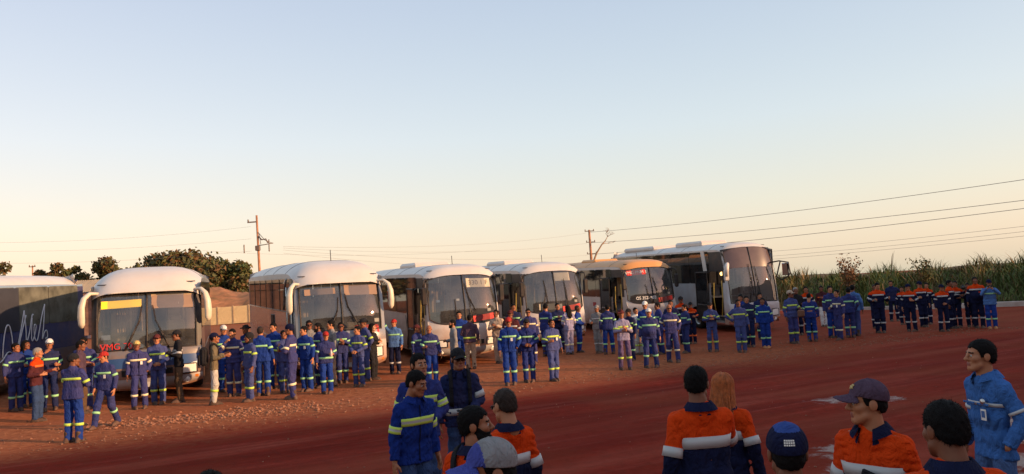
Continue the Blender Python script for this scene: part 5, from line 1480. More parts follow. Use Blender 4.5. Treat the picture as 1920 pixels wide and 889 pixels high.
HEADS = {'hi': head_mesh(.0055), 'lo': head_mesh(.0105)}
HANDS = {q: {c_: hand_tpl(r_, c_) for c_ in (.35, .95)} for q, r_ in (('hi', .005), ('lo', .0085))}
_TM = {}
def tpl(kind, q):
    k = (kind, q)
    if k not in _TM:
        res = .0065 if q == 'hi' else .011
        if kind in ('short', 'buzz', 'long', 'bun'): r_ = hair_tpl(kind, res); me = mesh_np(kind + '_hair', *r_)
        elif kind == 'beard': me = mesh_np('beard', *beard_tpl(res * .8))
        elif kind == 'boot':
            V, Fq, mi = boot_tpl(.011 if q == 'hi' else .018); me = mesh_np('boot', V, Fq, mi)
        else: me = mesh_np(kind, *cap_tpl(kind, res * (.75 if kind == 'cap' else 1)))
        _TM[k] = me
    return _TM[k]
_TMM = {}
def tpl_mat(kind, q, mats):
    """the shared template with its own material list"""
    key = (kind, q, tuple(m.name for m in mats))
    if key not in _TMM:
        me = tpl(kind, q).copy(); me.materials.clear()
        for m in mats: me.materials.append(m)
        _TMM[key] = me
    return _TMM[key]

# ---- cloth colours
def cloth(key, col, var=.16, **k): return mat('cloth_' + key, col, .92, var=var, vscale=7, bump=.35, bscale=55, spec=.10, folds=.75, **k)
DUSTY = dict(dust=(.20, .12, .09), dscale=2.0, damt=.15)
CL = {'royal': cloth('royal', (.020, .034, .165), **DUSTY), 'royal2': cloth('royal2', (.009, .026, .165)), 'royal_b': cloth('royal_b', (.014, .040, .215)), 'royal_c': cloth('royal_c', (.028, .038, .14), **DUSTY), 'faded': cloth('faded', (.052, .070, .20), **DUSTY), 'violet': cloth('violet', (.038, .043, .15), **DUSTY),
      'navy': cloth('navy', (.009, .011, .036)), 'navy2': cloth('navy2', (.012, .020, .075), **DUSTY), 'orange': cloth('orange', (.60, .048, .005), var=.08), 'light': cloth('light', (.045, .13, .36)),
      'lightjean': cloth('lightjean', (.06, .11, .24)), 'jean': cloth('jean', (.03, .055, .13)), 'black': cloth('black', (.02, .019, .022)), 'brown': cloth('brown', (.10, .06, .035)), 'maroon': cloth('maroon', (.07, .02, .025)),
      'olive': cloth('olive', (.15, .12, .075)), 'pale': cloth('pale', (.42, .40, .38)), 'tan': cloth('tan', (.36, .25, .17)), 'grey': cloth('grey', (.22, .21, .21)), 'beige': cloth('beige', (.44, .33, .25)),
      'lilac': cloth('lilac', (.26, .24, .38), **DUSTY), 'purple': cloth('purple', (.10, .07, .15)), 'white': cloth('white', (.66, .64, .62)), 'plum': cloth('plum', (.075, .045, .07)), 'blueleg': cloth('blueleg', (.028, .075, .27)),  # lilac and violet: purple tint of sunlit blue suits put into the cloth
      'red': cloth('red', (.36, .03, .025)), 'darkred': cloth('darkred', (.10, .025, .025)), 'yellow': cloth('yellow', (.55, .38, .14)), 'sky': cloth('sky', (.07, .15, .36))}
BAND_Y = mat('band_lime', (.50, .66, .10), .6, var=.08); BAND_S = mat('band_silver', (.42, .41, .40), .45, var=.06, spec=.6)
BAND_O = mat('band_orange', (.80, .13, .02), .7, var=.06); BAND_C = mat('band_cream', (.70, .62, .40), .6, var=.06); BAND_G = mat('band_green', (.32, .62, .30), .6, var=.08)
SKINS = [mat('skin_%d' % i, c_, .55, var=.10, vscale=14, spec=.35, bump=.08, bscale=120) for i, c_ in enumerate([(.36, .145, .070), (.27, .098, .044), (.17, .058, .027), (.44, .21, .12)])]
EYEW = mat('eye_white', (.34, .30, .27), .4, var=0); DARKHAIR = mat('hair_black', (.006, .005, .005), .75, var=.3, vscale=40, bump=.4, bscale=160, spec=.12)
LIPM = mat('lip', (.22, .07, .055), .5, var=.1)
HAIRM = {'dark': DARKHAIR, 'brown': mat('hair_brown', (.025, .012, .007), .6, var=.3, vscale=40, bump=.6, bscale=160), 'grey': mat('hair_grey', (.25, .23, .21), .7, var=.3, vscale=40, bump=.6, bscale=160), 'red': mat('hair_red', (.42, .105, .022), .5, var=.35, vscale=30, bump=.6, bscale=120, spec=.4)}
BOOTM = [mat('boot_leather', (.055, .032, .022), .7, var=.3, vscale=20, dust=(.24, .12, .08), dscale=8, damt=.6), RUB]
BOOTO = [mat('boot_tan', (.38, .17, .07), .7, var=.3, vscale=20), RUB]

# ---- outfits: jacket, trousers, band style, and extras
O = {}
def outfit(k, jac, tro, band='lime', legs=True, arms=True, waist=False, two=None, collar=None, armlegs=None, **ex):
    O[k] = dict(j=jac, t=tro, band=band, legs=legs, arms=arms, waist=waist, two=two, collar=collar, **ex)
outfit('bl', 'royal', 'royal', 'green'); outfit('bl2', 'violet', 'royal', 'lime'); outfit('bl3', 'faded', 'faded', 'lime'); outfit('pb', 'violet', 'violet', 'cream'); outfit('nb', 'navy2', 'navy2', 'green')
outfit('blw', 'royal', 'royal', 'green', waist=True); outfit('maroon', 'maroon', 'jean', 'orange', legs=False, arms=False, two='orange'); outfit('brownpants', 'plum', 'brown', None, legs=False, arms=False)
outfit('blk', 'black', 'brown', 'silver', legs=False); outfit('olive', 'olive', 'pale', None, legs=True, arms=False, legband='lime', backpack='dark backpack worn over the olive pullover'); outfit('greyshirt', 'grey', 'grey', None, legs=False, arms=False)
outfit('greycoat', 'grey', 'tan', None, legs=False, arms=False); outfit('blkjacket', 'black', 'black', None, legs=False, arms=False); outfit('lbtop', 'sky', 'navy', 'green', legband='silver'); outfit('greytee', 'grey', 'jean', None, legs=False, arms=False)
outfit('beltband', 'plum', 'tan', 'lime', legs=False, arms=False, waist=True); outfit('beige', 'beige', 'beige', None, legs=False, arms=False); outfit('darkpiped', 'maroon', 'navy', 'silver', legs=False); outfit('lilac', 'lilac', 'lilac', 'cream')
outfit('greysuit', 'grey', 'grey', 'silver'); outfit('lilactop', 'lilac', 'purple', 'lime'); outfit('whiteshirt', 'white', 'pale', None, legs=True, arms=False, legband='lime'); outfit('on', 'navy', 'navy', 'silver', two='orange'); outfit('onchest', 'navy', 'navy', 'orange', two='orange')
outfit('onpatch', 'navy', 'navy', 'silver', two='orange', patch=1); outfit('lilacblue', 'faded', 'violet', 'lime'); outfit('nbplain', 'black', 'navy', None, legs=True, arms=False, legband='silver'); outfit('maroonwhite', 'maroon', 'white', 'orange', legs=False, arms=False)
outfit('lb', 'sky', 'faded', None, legs=False, arms=False); outfit('nbplain2', 'navy2', 'navy', None, legs=True, arms=False, legband='silver'); outfit('lbbl', 'sky', 'royal', 'green', arms=False)
outfit('F_bl1', 'royal2', 'jean', 'lime2', legs=True, legband='lime2', collar='royal2'); outfit('F_bl2', 'royal', 'jean', 'lime2', legs=False, collar='royal'); outfit('F_navy', 'navy2', 'jean', 'silver', legs=False, waist=True, collar='navy', backpack='black backpack on the person in black cap and sunglasses')
outfit('F_on1', 'navy', 'navy', 'silver', legs=False, two='orange', collar='navy'); outfit('F_on2', 'navy', 'navy', 'silver', legs=False, two='orange', collar='navy', backpack='black shoulder straps over the bearded man\'s orange shirt'); outfit('F_grey', 'grey', 'jean', None, legs=False, arms=False, collar='grey')
outfit('F_navy2', 'navy', 'navy', None, legs=False, arms=False); outfit('F_on3', 'navy', 'jean', 'silver', legs=False, two='orange', collar='navy'); outfit('F_on4', 'navy', 'jean', 'silver', legs=False, two='orange', collar='navy')
outfit('F_navy3', 'navy', 'navy', None, legs=False, arms=False, collar='navy'); outfit('F_on5', 'navy', 'jean', 'silver', legs=False, two='orange', collar='navy'); outfit('F_on6', 'orange', 'jean', None, legs=False, arms=False, collar='navy'); outfit('F_lb', 'light', 'lightjean', 'thin', legs=False, collar='light')

ARM = {'down': ((.245, .025, 1.135), (.262, -.05, .89)), 'pocket': ((.30, .075, 1.15), (.20, -.06, .955)), 'akimbo': ((.41, .09, 1.18), (.215, .02, 1.03)), 'crossed': ((.265, -.05, 1.135), (.04, -.235, 1.20)),
       'clasp': ((.27, .0, 1.125), (.055, -.225, 1.03)), 'face': ((.27, -.17, 1.19), (.115, -.20, 1.43)), 'wave': ((.36, -.06, 1.62), (.42, -.10, 1.87)), 'hold': ((.27, .03, 1.13), (.20, -.20, 1.13)),
       'gesture': ((.27, -.01, 1.13), (.29, -.24, 1.19)), 'photo': ((.25, -.19, 1.25), (.085, -.33, 1.44))}

def rotz(p, a):
    c_, s_ = math.cos(a), math.sin(a); p = np.asarray(p, float)
    return np.stack([p[..., 0] * c_ - p[..., 1] * s_, p[..., 0] * s_ + p[..., 1] * c_, p[..., 2]], -1)

def ring_band(prims, c_, axis, half, k=.03, n=22, off=.007, rmax=.34, rows=3, e1=None, arc=None):
    """a closed strip laid around the cloth surface"""
    axis = np.asarray(axis, float); axis /= np.linalg.norm(axis)
    ref = np.array([1., 0, 0]) if abs(axis[0]) < .8 else np.array([0, 1., 0])
    e1 = np.cross(axis, ref); e1 /= np.linalg.norm(e1); e2 = np.cross(axis, e1)
    th = np.linspace(0, 2 * math.pi, n, endpoint=False)
    hs = np.linspace(-half, half, rows + 1)
    rr = np.arange(.02, rmax, .006)
    D = e1[None] * np.cos(th)[:, None] + e2[None] * np.sin(th)[:, None]
    P = c_ + axis * hs[:, None, None, None] + D[None, :, None, :] * rr[None, None, :, None]
    v = sdf_pts(prims, P.reshape(-1, 3).astype(np.float32), k).reshape(P.shape[:3])
    pos = v > 0
    first = np.where(pos.any(-1), pos.argmax(-1), len(rr) - 1)
    v0 = np.take_along_axis(v, np.maximum(first - 1, 0)[..., None], -1)[..., 0]; v1 = np.take_along_axis(v, first[..., None], -1)[..., 0]
    f = np.clip(-v0 / np.where(abs(v1 - v0) < 1e-6, 1, v1 - v0), 0, 1)
    r_ = rr[np.maximum(first - 1, 0)] + f * .006 + off
    V = c_ + axis * hs[:, None, None] + D[None] * r_[..., None]
    inner = c_ + axis * hs[[0, -1], None, None] + D[None] * (r_[[0, -1]] - off - .008)[..., None]
    V = np.concatenate([inner[:1], V, inner[1:]], 0)
    m = V.shape[0]
    I = np.arange(m * n).reshape(m, n)
    fcs = np.stack([I[:-1], np.roll(I[:-1], -1, 1), np.roll(I[1:], -1, 1), I[1:]], -1).reshape(-1, 4)
    row = np.repeat(np.arange(m - 1), n)
    return V.reshape(-1, 3), fcs, row

def wrinkle(seed, amp, ridged=False):
    r_ = np.random.default_rng(seed); ws = []
    for i in range(5):
        d = r_.normal(size=3) * np.array([1, 1, 1.4]); d = d / np.linalg.norm(d) * r_.uniform(28, 75); ws.append((d.astype(np.float32), r_.uniform(0, 6.28)))
    def f(P):
        a = np.sin(P @ ws[0][0] + ws[0][1] + 1.5 * np.sin(P @ ws[1][0] * .5 + ws[1][1]))
        b_ = np.sin(P @ ws[2][0] + ws[2][1] + 1.2 * np.sin(P @ ws[3][0] * .4))
        if ridged: a = 1.2 - 2.2 * np.abs(a); b_ = 1.2 - 2.2 * np.abs(b_)
        return amp * (a * .6 + b_ * .5 + .3 * a * b_)
    return f

def head_frame(hc, yaw, pitch):
    return Matrix.Translation(Vector(hc)) @ Matrix.Rotation(yaw, 4, 'Z') @ Matrix.Rotation(pitch, 4, 'X')

def make_person(pid, X, Y, height, yaw, aR, aL, stance, hyaw, ofit, headgear, label):
    fg = pid[0] == 'g'
    q = 'hi' if fg else 'lo'
    seed = sum(ord(c_) * (i + 3) for i, c_ in enumerate(pid)) * 7 + len(label)
    r_ = np.random.default_rng(seed)
    o_ = dict(O[ofit])
    if not fg:
        alt = ['royal', 'royal_b', 'royal_c', 'royal_b'][int(r_.integers(0, 4))]
        if o_['j'] == 'royal': o_['j'] = alt
        if o_['t'] == 'royal': o_['t'] = alt if r_.random() < .8 else 'royal_b'
    tophat = .02 if headgear.startswith(('cap', 'helmet', 'beanie', 'hood', 'dark')) else .008
    sc = height / (1.753 + tophat)
    girth = (r_.uniform(.88, .96) if fg else r_.uniform(.88, 1.06)) if pid not in ('c23', 'f12', 'g13', 'g1', 'g14') else {'g1': 1.0, 'g14': .80, 'g13': 1.0}.get(pid, 1.14)
    # --- joints (facing -y)
    lean = r_.uniform(-.01, .03) + (.06 if pid in ('g1', 'e4') else 0)
    side = r_.uniform(-.03, .03) if not fg else 0.0
    sh = lambda p: np.array([p[0] + side * max(0, p[2] - .95) / .5, p[1] - lean * max(0, p[2] - .95) / .5, p[2]])
    hipR, hipL = np.array([-.092, 0, .93]), np.array([.092, 0, .93])
    if stance == 'walk':
        anR, anL = np.array([-.10, -.30, .10]), np.array([.10, .26, .14]); knR, knL = np.array([-.10, -.19, .52]), np.array([.10, .04, .50])
        hipR[2] = hipL[2] = .90
        angR, angL = -.1, .1
    else:
        fr, fl = r_.uniform(-.05, .05), r_.uniform(-.05, .05)
        if pid == 'c25': fr, fl = .02, -.16
        anR, anL = np.array([-stance, fr, .09]), np.array([stance, fl, .09])
        knR, knL = (hipR + anR) / 2 + np.array([-.004, -.03, .0]), (hipL + anL) / 2 + np.array([.004, -.03, .0])
        angR, angL = -r_.uniform(.05, .35), r_.uniform(.05, .35)
    shR, shL = sh((-.178 * (.5 + .5 * girth), .012, 1.395)), sh((.178 * (.5 + .5 * girth), .012, 1.395))
    def arm(kind, sg):
        e, w = ARM[kind]; j = r_.uniform(-.018, .018, 6)
        e = np.array([sg * (e[0] * (.4 + .6 * girth)), e[1], e[2]]) + j[:3]; w = np.array([sg * w[0], w[1], w[2]]) + j[3:]
        if kind == 'crossed': w[2] += .035 * sg; w[1] -= .02 * (sg > 0)
        if kind in ('down', 'pocket') and girth > 1.1: w[0] += sg * .03
        return sh(e), sh(w)
    if not fg and aR == 'down' and aL == 'down' and pid not in ('b4', 'c18', 'c23', 'a8', 'd5') and r_.random() < .5:
        aR, aL = [('clasp', 'clasp'), ('crossed', 'crossed'), ('down', 'hold'), ('pocket', 'pocket'), ('pocket', 'down'), ('hold', 'down')][int(r_.integers(0, 6))]
    eR, wR = arm(aR, -1); eL, wL = arm(aL, 1)
    hc = sh((0, -.012, 1.632)); nb = sh((0, .018, 1.47))
    # --- garments
    G = girth
    chest = [('c', sh((-.085, .0, 1.31)), sh((.085, .0, 1.31)), .122 * G, .122 * G, 1.28), ('c', sh((-.07, -.005, 1.16)), sh((.07, -.005, 1.16)), .125 * G, .125 * G, 1.25), ('c', sh((-.15, .012, 1.385)), sh((-.03, .016, 1.43)), .062, .062, 1.05), ('c', sh((.15, .012, 1.385)), sh((.03, .016, 1.43)), .062, .062, 1.05),
             ('c', sh((-.05, .015, 1.41)), sh((.05, .015, 1.41)), .07, .07, 1.05), ('c', sh((0, .018, 1.42)), sh((0, .012, 1.46 if o_['collar'] else 1.50)), .075, .066, 1.0)]
    if girth > 1.12: chest.append(('e', (0, -.06, 1.10), (.19, .17, .17)))
    hem = [('c', (-.075, 0, 1.0), (.075, 0, 1.0), .126 * G, .126 * G, 1.17), ('c', (-.08, .005, .86), (.08, .005, .86), .130 * G, .130 * G, 1.14)]
    arms_ = {}
    for nm, s_, e, w in (('R', shR, eR, wR), ('L', shL, eL, wL)):
        arms_[nm] = [('c', s_, e, .063 * (.5 + .5 * G), .056, 1), ('c', e, w, .056, .045, 1)]
    jac = chest + hem + arms_['R'] + arms_['L']
    legs_ = {}
    for nm, h_, k_, a_ in (('R', hipR, knR, anR), ('L', hipL, knL, anL)):
        legs_[nm] = [('c', h_, k_, .092 * (.5 + .5 * G), .076, 1), ('c', k_, a_ + np.array([0, .005, -.02]), .076, .070, 1)]
    tro = [('c', (-.07, .008, .95), (.07, .008, .95), .108 * G, .108 * G, 1.15), ('c', (-.06, .01, 1.03), (.06, .01, 1.03), .092 * G, .092 * G, 1.2)] + legs_['R'] + legs_['L']
    wj, wt = wrinkle(seed, .0075 if fg else .006, fg), wrinkle(seed + 1, .006 if fg else .0065)
    hem_z = .845 if fg else .86
    def post_j(P, v):
        z = P[..., 2]; v = v + wj(P)
        v = np.maximum(v, np.where((np.abs(P[..., 0]) < .235) & (v < .05), (hem_z - z), -1) * 1.0) if False else v
        return v
    # jacket body is cut at the hem; the sleeves hang past it, so they are meshed together with a hem test on the torso part only
    rj = .0135 if fg else .0225
    def torso_post(P, v): return np.maximum(v + wj(P), hem_z - P[..., 2])
    body_pr = chest + hem
    def jacket_post(P, v):
        vt = np.maximum(sdf_pts(body_pr, P, .05) + wj(P), hem_z - P[..., 2])
        cuff = v + wj(P)
        va = None
        for a in arms_['R'] + arms_['L']:
            d = prim_d(a, P); va = d if va is None else np.minimum(va, d)
        va = va + wj(P)
        # sleeves end at the cuff planes
        for (e, w) in ((eR, wR), (eL, wL)):
            dr = (w - e) / np.linalg.norm(w - e)
            pl = (P - w.astype(np.float32)) @ dr.astype(np.float32) + .012
            near = np.sqrt(((P - w.astype(np.float32)) ** 2).sum(-1)) < .075
            va = np.where(near, np.maximum(va, pl), va)
        return smin(vt, va, .03)
    Vj, Fj = sdf_mesh(jac, rj, .04, jacket_post, .03)
    # colour zones
    c_ = Vj[Fj].mean(1)
    mi = np.zeros(len(Fj), int)
    zb = 1.245 if fg else 1.36
    za_ = .80 if fg else .22
    lenA = {}
    da = []
    for nm, s_, e, w in (('R', shR, eR, wR), ('L', shL, eL, wL)):
        d = np.minimum(prim_d(arms_[nm][0], c_), prim_d(arms_[nm][1], c_))
        t1 = ((c_ - s_) @ (e - s_)) / float((e - s_) @ (e - s_)); d1 = prim_d(arms_[nm][0], c_); d2 = prim_d(arms_[nm][1], c_)
        da.append((d, np.where(d2 < d1 - .004, 1.2, t1)))
    dt = sdf_pts(body_pr, c_.astype(np.float32), .04)
    isR = (da[0][0] < dt) & (da[0][0] <= da[1][0]); isL = (da[1][0] < dt) & (da[1][0] < da[0][0])
    if o_['two']:
        mi[(~isR) & (~isL) & (c_[:, 2] > zb)] = 1
        mi[isR & (da[0][1] < za_)] = 1; mi[isL & (da[1][1] < za_)] = 1
    Vt, Ft = sdf_mesh(tro, .017 if fg else .0235, .05, lambda P, v: np.maximum(v + wt(P) + .028 * sst(.85, .93, P[..., 2]), .055 - P[..., 2]), .03)
    # --- the body itself
    und = [('c', sh((-.085, 0, 1.335)), sh((.085, 0, 1.335)), .105 * G, .105 * G, 1.4), ('c', (-.06, 0, 1.12), (.06, 0, 1.12), .10 * G, .10 * G, 1.3), ('c', (-.07, .005, .96), (.07, .005, .96), .10 * G, .10 * G, 1.2),
           ('c', sh((-.13, .012, 1.41)), sh((.13, .012, 1.41)), .05, .05, 1.1), ('c', nb, hc + np.array([0, .03, -.08]), .056, .053, 1)]
    for s_, e, w in ((shR, eR, wR), (shL, eL, wL)): und += [('c', s_, e, .046, .038, 1), ('c', e, w, .038, .028, 1)]
    for h_, k_, a_ in ((hipR, knR, anR), (hipL, knL, anL)): und += [('c', h_, k_, .075, .05, 1), ('c', k_, a_, .05, .036, 1)]
    Vb, Fb = sdf_mesh(und, .03, .035, None, .03)
    HM = head_frame(hc, R(hyaw), R({'g1': 16, 'e4': 18, 'f2': 14, 'g4': 12, 'a8': 10}.get(pid, r_.uniform(-4, 6))))
    hv, hf, hmi = HEADS[q]
    hs = .985
    M = np.array(HM.to_3x3()); HV = (hv * hs) @ M.T + np.array(HM.translation)
    VS = [Vb, HV]; FS = [Fb, hf + len(Vb)]; MS = [np.zeros(len(Fb), int), hmi]
    base = len(Vb) + len(HV)
    wrists = {}
    for sg, e, w, kind in ((-1, eR, wR, aR), (1, eL, wL, aL)):
        if kind == 'pocket': continue
        curl = .35 if kind in ('down', 'wave') else .95
        hV, hF = HANDS[q][curl]
        d = (w - e) / np.linalg.norm(w - e)
        if kind in ('hold', 'clasp', 'face'): d = d * .8 + np.array([-sg * .45, -.1, .15]); d /= np.linalg.norm(d)
        inward = np.array([-sg, 0, 0.]) if kind in ('down', 'wave', 'gesture') else np.array([-sg * .5, .75, -.2])
        zx = -d; xx = -(inward - d * (inward @ d)); xx /= np.linalg.norm(xx); yy = np.cross(zx, xx)
        B = np.stack([xx, yy, zx], 1)
        hv2 = hV.copy()
        thumb_front = yy @ np.array([0, -1., 0]) if kind in ('down', 'gesture') else yy @ np.array([0, 0, 1.])
        hF2 = hF
        if thumb_front > 0: hv2 = hv2 * np.array([1, -1, 1]); hF2 = hF[:, ::-1]
        P = hv2 @ B.T + w + d * .006
        VS.append(P); FS.append(hF2 + base); MS.append(np.zeros(len(hF), int)); base += len(P)
        wrists[sg] = (w, d, B)
    sk = SKINS[int(r_.integers(0, 3))] if pid not in ('g10', 'b17') else SKINS[3]
    if pid in ('g12', 'g14', 'g4'): sk = SKINS[0]
    if pid in ('g9', 'g13', 'g11'): sk = SKINS[2]
    if pid in ('g5', 'g1', 'g2', 'g3'): sk = SKINS[1] if pid != 'g2' else SKINS[0]
    fh = [k for k in FS]
    me = mesh_np('person', np.concatenate(VS), np.concatenate(FS), np.concatenate(MS))
    view = 0
    root = obj('person', me, [sk, EYEW, DARKHAIR, LIPM], None, (X, Y, ground_at(X, Y)), (0, 0, R(yaw)))
    root.scale = (sc, sc, sc)
    tag(root, label, 'person', 'workers near the camera side of the road' if fg else 'workers gathered before the buses')
    jo = obj('jacket', mesh_np('jacket', Vj, Fj, mi), [CL[o_['j']], CL[o_['two'] or o_['j']]], root)
    to = obj('trousers', mesh_np('trousers', Vt, Ft), CL[o_['t']], root)
    bm_ = BOOTO if pid in ('d5', 'f13') else BOOTM
    for a_, an in ((anR, angR), (anL, angL)):
        b_ = obj('boot', tpl_mat('boot', q, bm_), None, root, (a_[0], a_[1], a_[2] - .09), (0 if stance != 'walk' or a_[1] < 0 else R(18), 0, -an if a_[0] < 0 else -an))
    # --- reflective bands
    def band(prims, cc, ax, half, style, par, k=.03, n=22, off=.008):
        rows = 3 if style == 'lime2' else 1
        V, Fq, row = ring_band(prims, np.asarray(cc, float), ax, half, k, n, off, rows=rows)
        sty = {'lime': [BAND_Y], 'green': [BAND_G], 'silver': [BAND_S], 'cream': [BAND_C], 'orange': [BAND_O], 'lime2': [BAND_Y, BAND_S], 'thin': [BAND_S]}[style]
        m_i = (row == 2).astype(int) if style == 'lime2' else np.zeros(len(Fq), int)
        obj('reflective_band', mesh_np('reflective_band', V, Fq, m_i), sty, par)
    bs = o_['band']
    hw = .025 if not fg else (.034 if bs != 'thin' else .012)
    if bs:
        zc = 1.02 if o_['waist'] else (1.265 if not o_['two'] else (zb if fg else 1.325))
        bp = body_pr
        band(bp, sh((0, 0, zc)), (0, 0, 1), hw * (1.15 if fg else 1), bs, jo, .05, 34, .010)
        if o_['arms']:
            for nm, s_, e in (('R', shR, eR), ('L', shL, eL)):
                f_ = .80 if (o_['two'] and fg) else .72
                band(arms_[nm], s_ + (e - s_) * f_, e - s_, hw, bs, jo, .03, 18, .011)
    lb_ = o_.get('legband') or bs
    if o_['legs'] and lb_:
        for nm, k_, a_ in (('R', knR, anR), ('L', knL, anL)):
            band(legs_[nm], k_ + (a_ - k_) * .36, a_ - k_, hw * 1.05, lb_, to, .03, 18, .011)
    # --- collar
    if o_['collar']:
        b_ = MB(); n = 22; rows = []
        for (rr, zz) in ((.098, 1.43), (.080, 1.485), (.075, 1.512), (.083, 1.519), (.108, 1.486), (.124, 1.462)):
            row = []
            for k in range(n + 1):
                a = R(-90) + R(26) + (2 * math.pi - R(52)) * k / n
                fr = max(0, -math.sin(a)) ** 2
                p = sh((rr * math.cos(a) * (1 + .1 * fr), rr * math.sin(a) * .95 + .018 - .035 * fr * (1.56 - zz) * 8, zz - .035 * fr))
                row.append(tuple(p))
            rows.append(row)
        b_.grid(rows); b_.build('collar', CL[o_['collar']], jo)
    # --- head wear
    hat = {'capwhite': ('cap', 'white'), 'capred': ('cap', 'red'), 'capyellow': ('cap', 'yellow'), 'capdarkred': ('cap', 'darkred'), 'capblack': ('cap', 'black'), 'capnavy': ('cap', 'navy'), 'capmaroon': ('cap', 'darkred'), 'capdark': ('cap', 'black'), 'capgrey': ('cap', 'grey'),
           'capbeige': ('cap', 'beige'), 'capblackshades': ('cap', 'black'), 'capgreyblue': ('cap', 'grey'), 'capblue': ('cap', 'navy'), 'caplogo': ('cap', 'plum'), 'helmet': ('helmet', 'black'), 'helmetbrown': ('helmet', 'darkred'), 'hood': ('hood', 'black'), 'beanie': ('beanie', 'navy'), 'darkhat': ('beanie', 'black')}
    def onhead(name, me_, par=root, off=(0, 0, 0), rx=0, s_=1.0):
        ob = obj(name, me_, None, par)
        ob.matrix_local = HM @ Matrix.Translation(Vector(off)) @ Matrix.Rotation(rx, 4, 'X') @ Matrix.Diagonal((hs * s_, hs * s_, hs * s_, 1))
        return ob
    hm = {'greyhair': 'grey', 'redhair': 'brown', 'redlonghair': 'red', 'shorthair': 'brown'}.get(headgear, 'dark')
    cap_o = None
    if headgear in hat:
        kind, colk = hat[headgear]
        mats_ = [CL[colk]]
        me_ = tpl_mat(kind, q, mats_)
        if pid == 'g6':
            me_ = me_.copy(); me_.materials.append(cloth('capblue', (.055, .065, .26)))
            v_ = np.zeros(len(me_.vertices) * 3, np.float32); me_.vertices.foreach_get('co', v_); v_ = v_.reshape(-1, 3)
            f_ = np.zeros(len(me_.loops), np.int32); me_.loops.foreach_get('vertex_index', f_); cc = v_[f_.reshape(-1, 4)].mean(1)
            me_.polygons.foreach_set('material_index', ((cc[:, 1] < -.035)).astype(np.int32))
        if pid == 'g11':
            me_ = me_.copy(); me_.materials.append(cloth('capblue2', (.03, .06, .22)))
            v_ = np.zeros(len(me_.vertices) * 3, np.float32); me_.vertices.foreach_get('co', v_); v_ = v_.reshape(-1, 3)
            f_ = np.zeros(len(me_.loops), np.int32); me_.loops.foreach_get('vertex_index', f_); cc = v_[f_.reshape(-1, 4)].mean(1)
            me_.polygons.foreach_set('material_index', ((cc[:, 2] > .112) & (np.abs(cc[:, 0]) < .055)).astype(np.int32))
        cap_o = onhead('hard_hat' if kind == 'helmet' else ('cap' if kind == 'cap' else kind), me_)
        if kind == 'cap':
            onhead('hair', tpl_mat('buzz', q, [DARKHAIR]))
    elif headgear in ('bald', 'shadesbald'):
        if headgear == 'bald': pass
    else:
        if headgear == 'redlonghair':
            sb = MB(); rs = np.random.default_rng(8)
            for i in range(230):
                az = R(rs.uniform(48, 312)); e0 = R(rs.uniform(20, 88)); jx = rs.uniform(-.008, .008); ln_ = rs.uniform(.26, .38); g0 = rs.uniform(.008, .02); pts = []
                for k in range(6):
                    e = e0 + (R(-8) - e0) * k / 5
                    pts.append(((.076 + g0) * math.sin(az) * math.cos(e), .016 - (.097 + g0) * math.cos(az) * math.cos(e), .038 + (.088 + g0) * math.sin(e)))
                px, py, pz = pts[-1]
                for k in range(1, 7):
                    f = k / 6; pts.append((px * (1 - .12 * f) + jx * k, max(py, -.005) + .075 * f * (1 if py > 0 else .6), pz - ln_ * f))
                sb.tube(pts, [.006] * 6 + [.0075, .0075, .007, .006, .0045, .0015], 4, cap=False)
            ho = sb.build('hair', HAIRM['red'], root); ho.matrix_local = HM
        st = {'longhair': 'long', 'redlonghair': 'long', 'bun': 'bun', 'shorthair': 'buzz'}.get(headgear, 'short')
        onhead('scalp_hair' if headgear == 'redlonghair' else 'hair', tpl_mat('short' if headgear == 'redlonghair' else st, q, [HAIRM[hm]]))
    if fg and headgear not in ('bald', 'hood', 'beanie') and not (headgear in hat):
        # loose short hairs over the crop so that it does not read as a moulded cap
        hm_ = tpl('buzz' if headgear == 'shorthair' else 'short', 'hi'); nv = len(hm_.vertices); hv_ = np.zeros(nv * 3, np.float32); hm_.vertices.foreach_get('co', hv_); hv_ = hv_.reshape(-1, 3)
        rs = np.random.default_rng(seed + 5); pk = hv_[rs.integers(0, nv, 2600)]
        nn = pk - np.array([0, .016, .02]); nn /= np.linalg.norm(nn, axis=1, keepdims=True)
        dn = rs.normal(size=nn.shape) * .55 + np.array([0, .35, -.45]); tn = np.cross(nn, dn); tn /= np.linalg.norm(tn, axis=1, keepdims=True)
        ll = rs.uniform(.007, .015, (len(pk), 1))
        tri = np.stack([pk - tn * .0013, pk + tn * .0013, pk + nn * ll * .55 + dn * ll * .6], 1).reshape(-1, 3)
        onhead('hair_strands', mesh_np('hair_strands', tri, np.arange(len(tri)).reshape(-1, 3), smooth=False)).data.materials.append(HAIRM[hm])
    if headgear == 'beard' or pid in (): onhead('beard', tpl_mat('beard', q, [DARKHAIR]))
    if 'shades' in headgear or pid == 'g4':
        b_ = MB()
        for sx in (-1, 1):
            b_.box((sx * .031, -.104, .005), (.046, .008, .030), bev=.003)
            b_.box((sx * .068, -.05, .009), (.006, .105, .008), Matrix.Rotation(sx * R(-9), 3, 'Z'))
        b_.box((0, -.107, .012), (.02, .006, .007))
        gl_ = b_.build('glasses', mat('sunglass', (.012, .012, .014), .12, spec=.6, var=0), root); gl_.matrix_local = HM
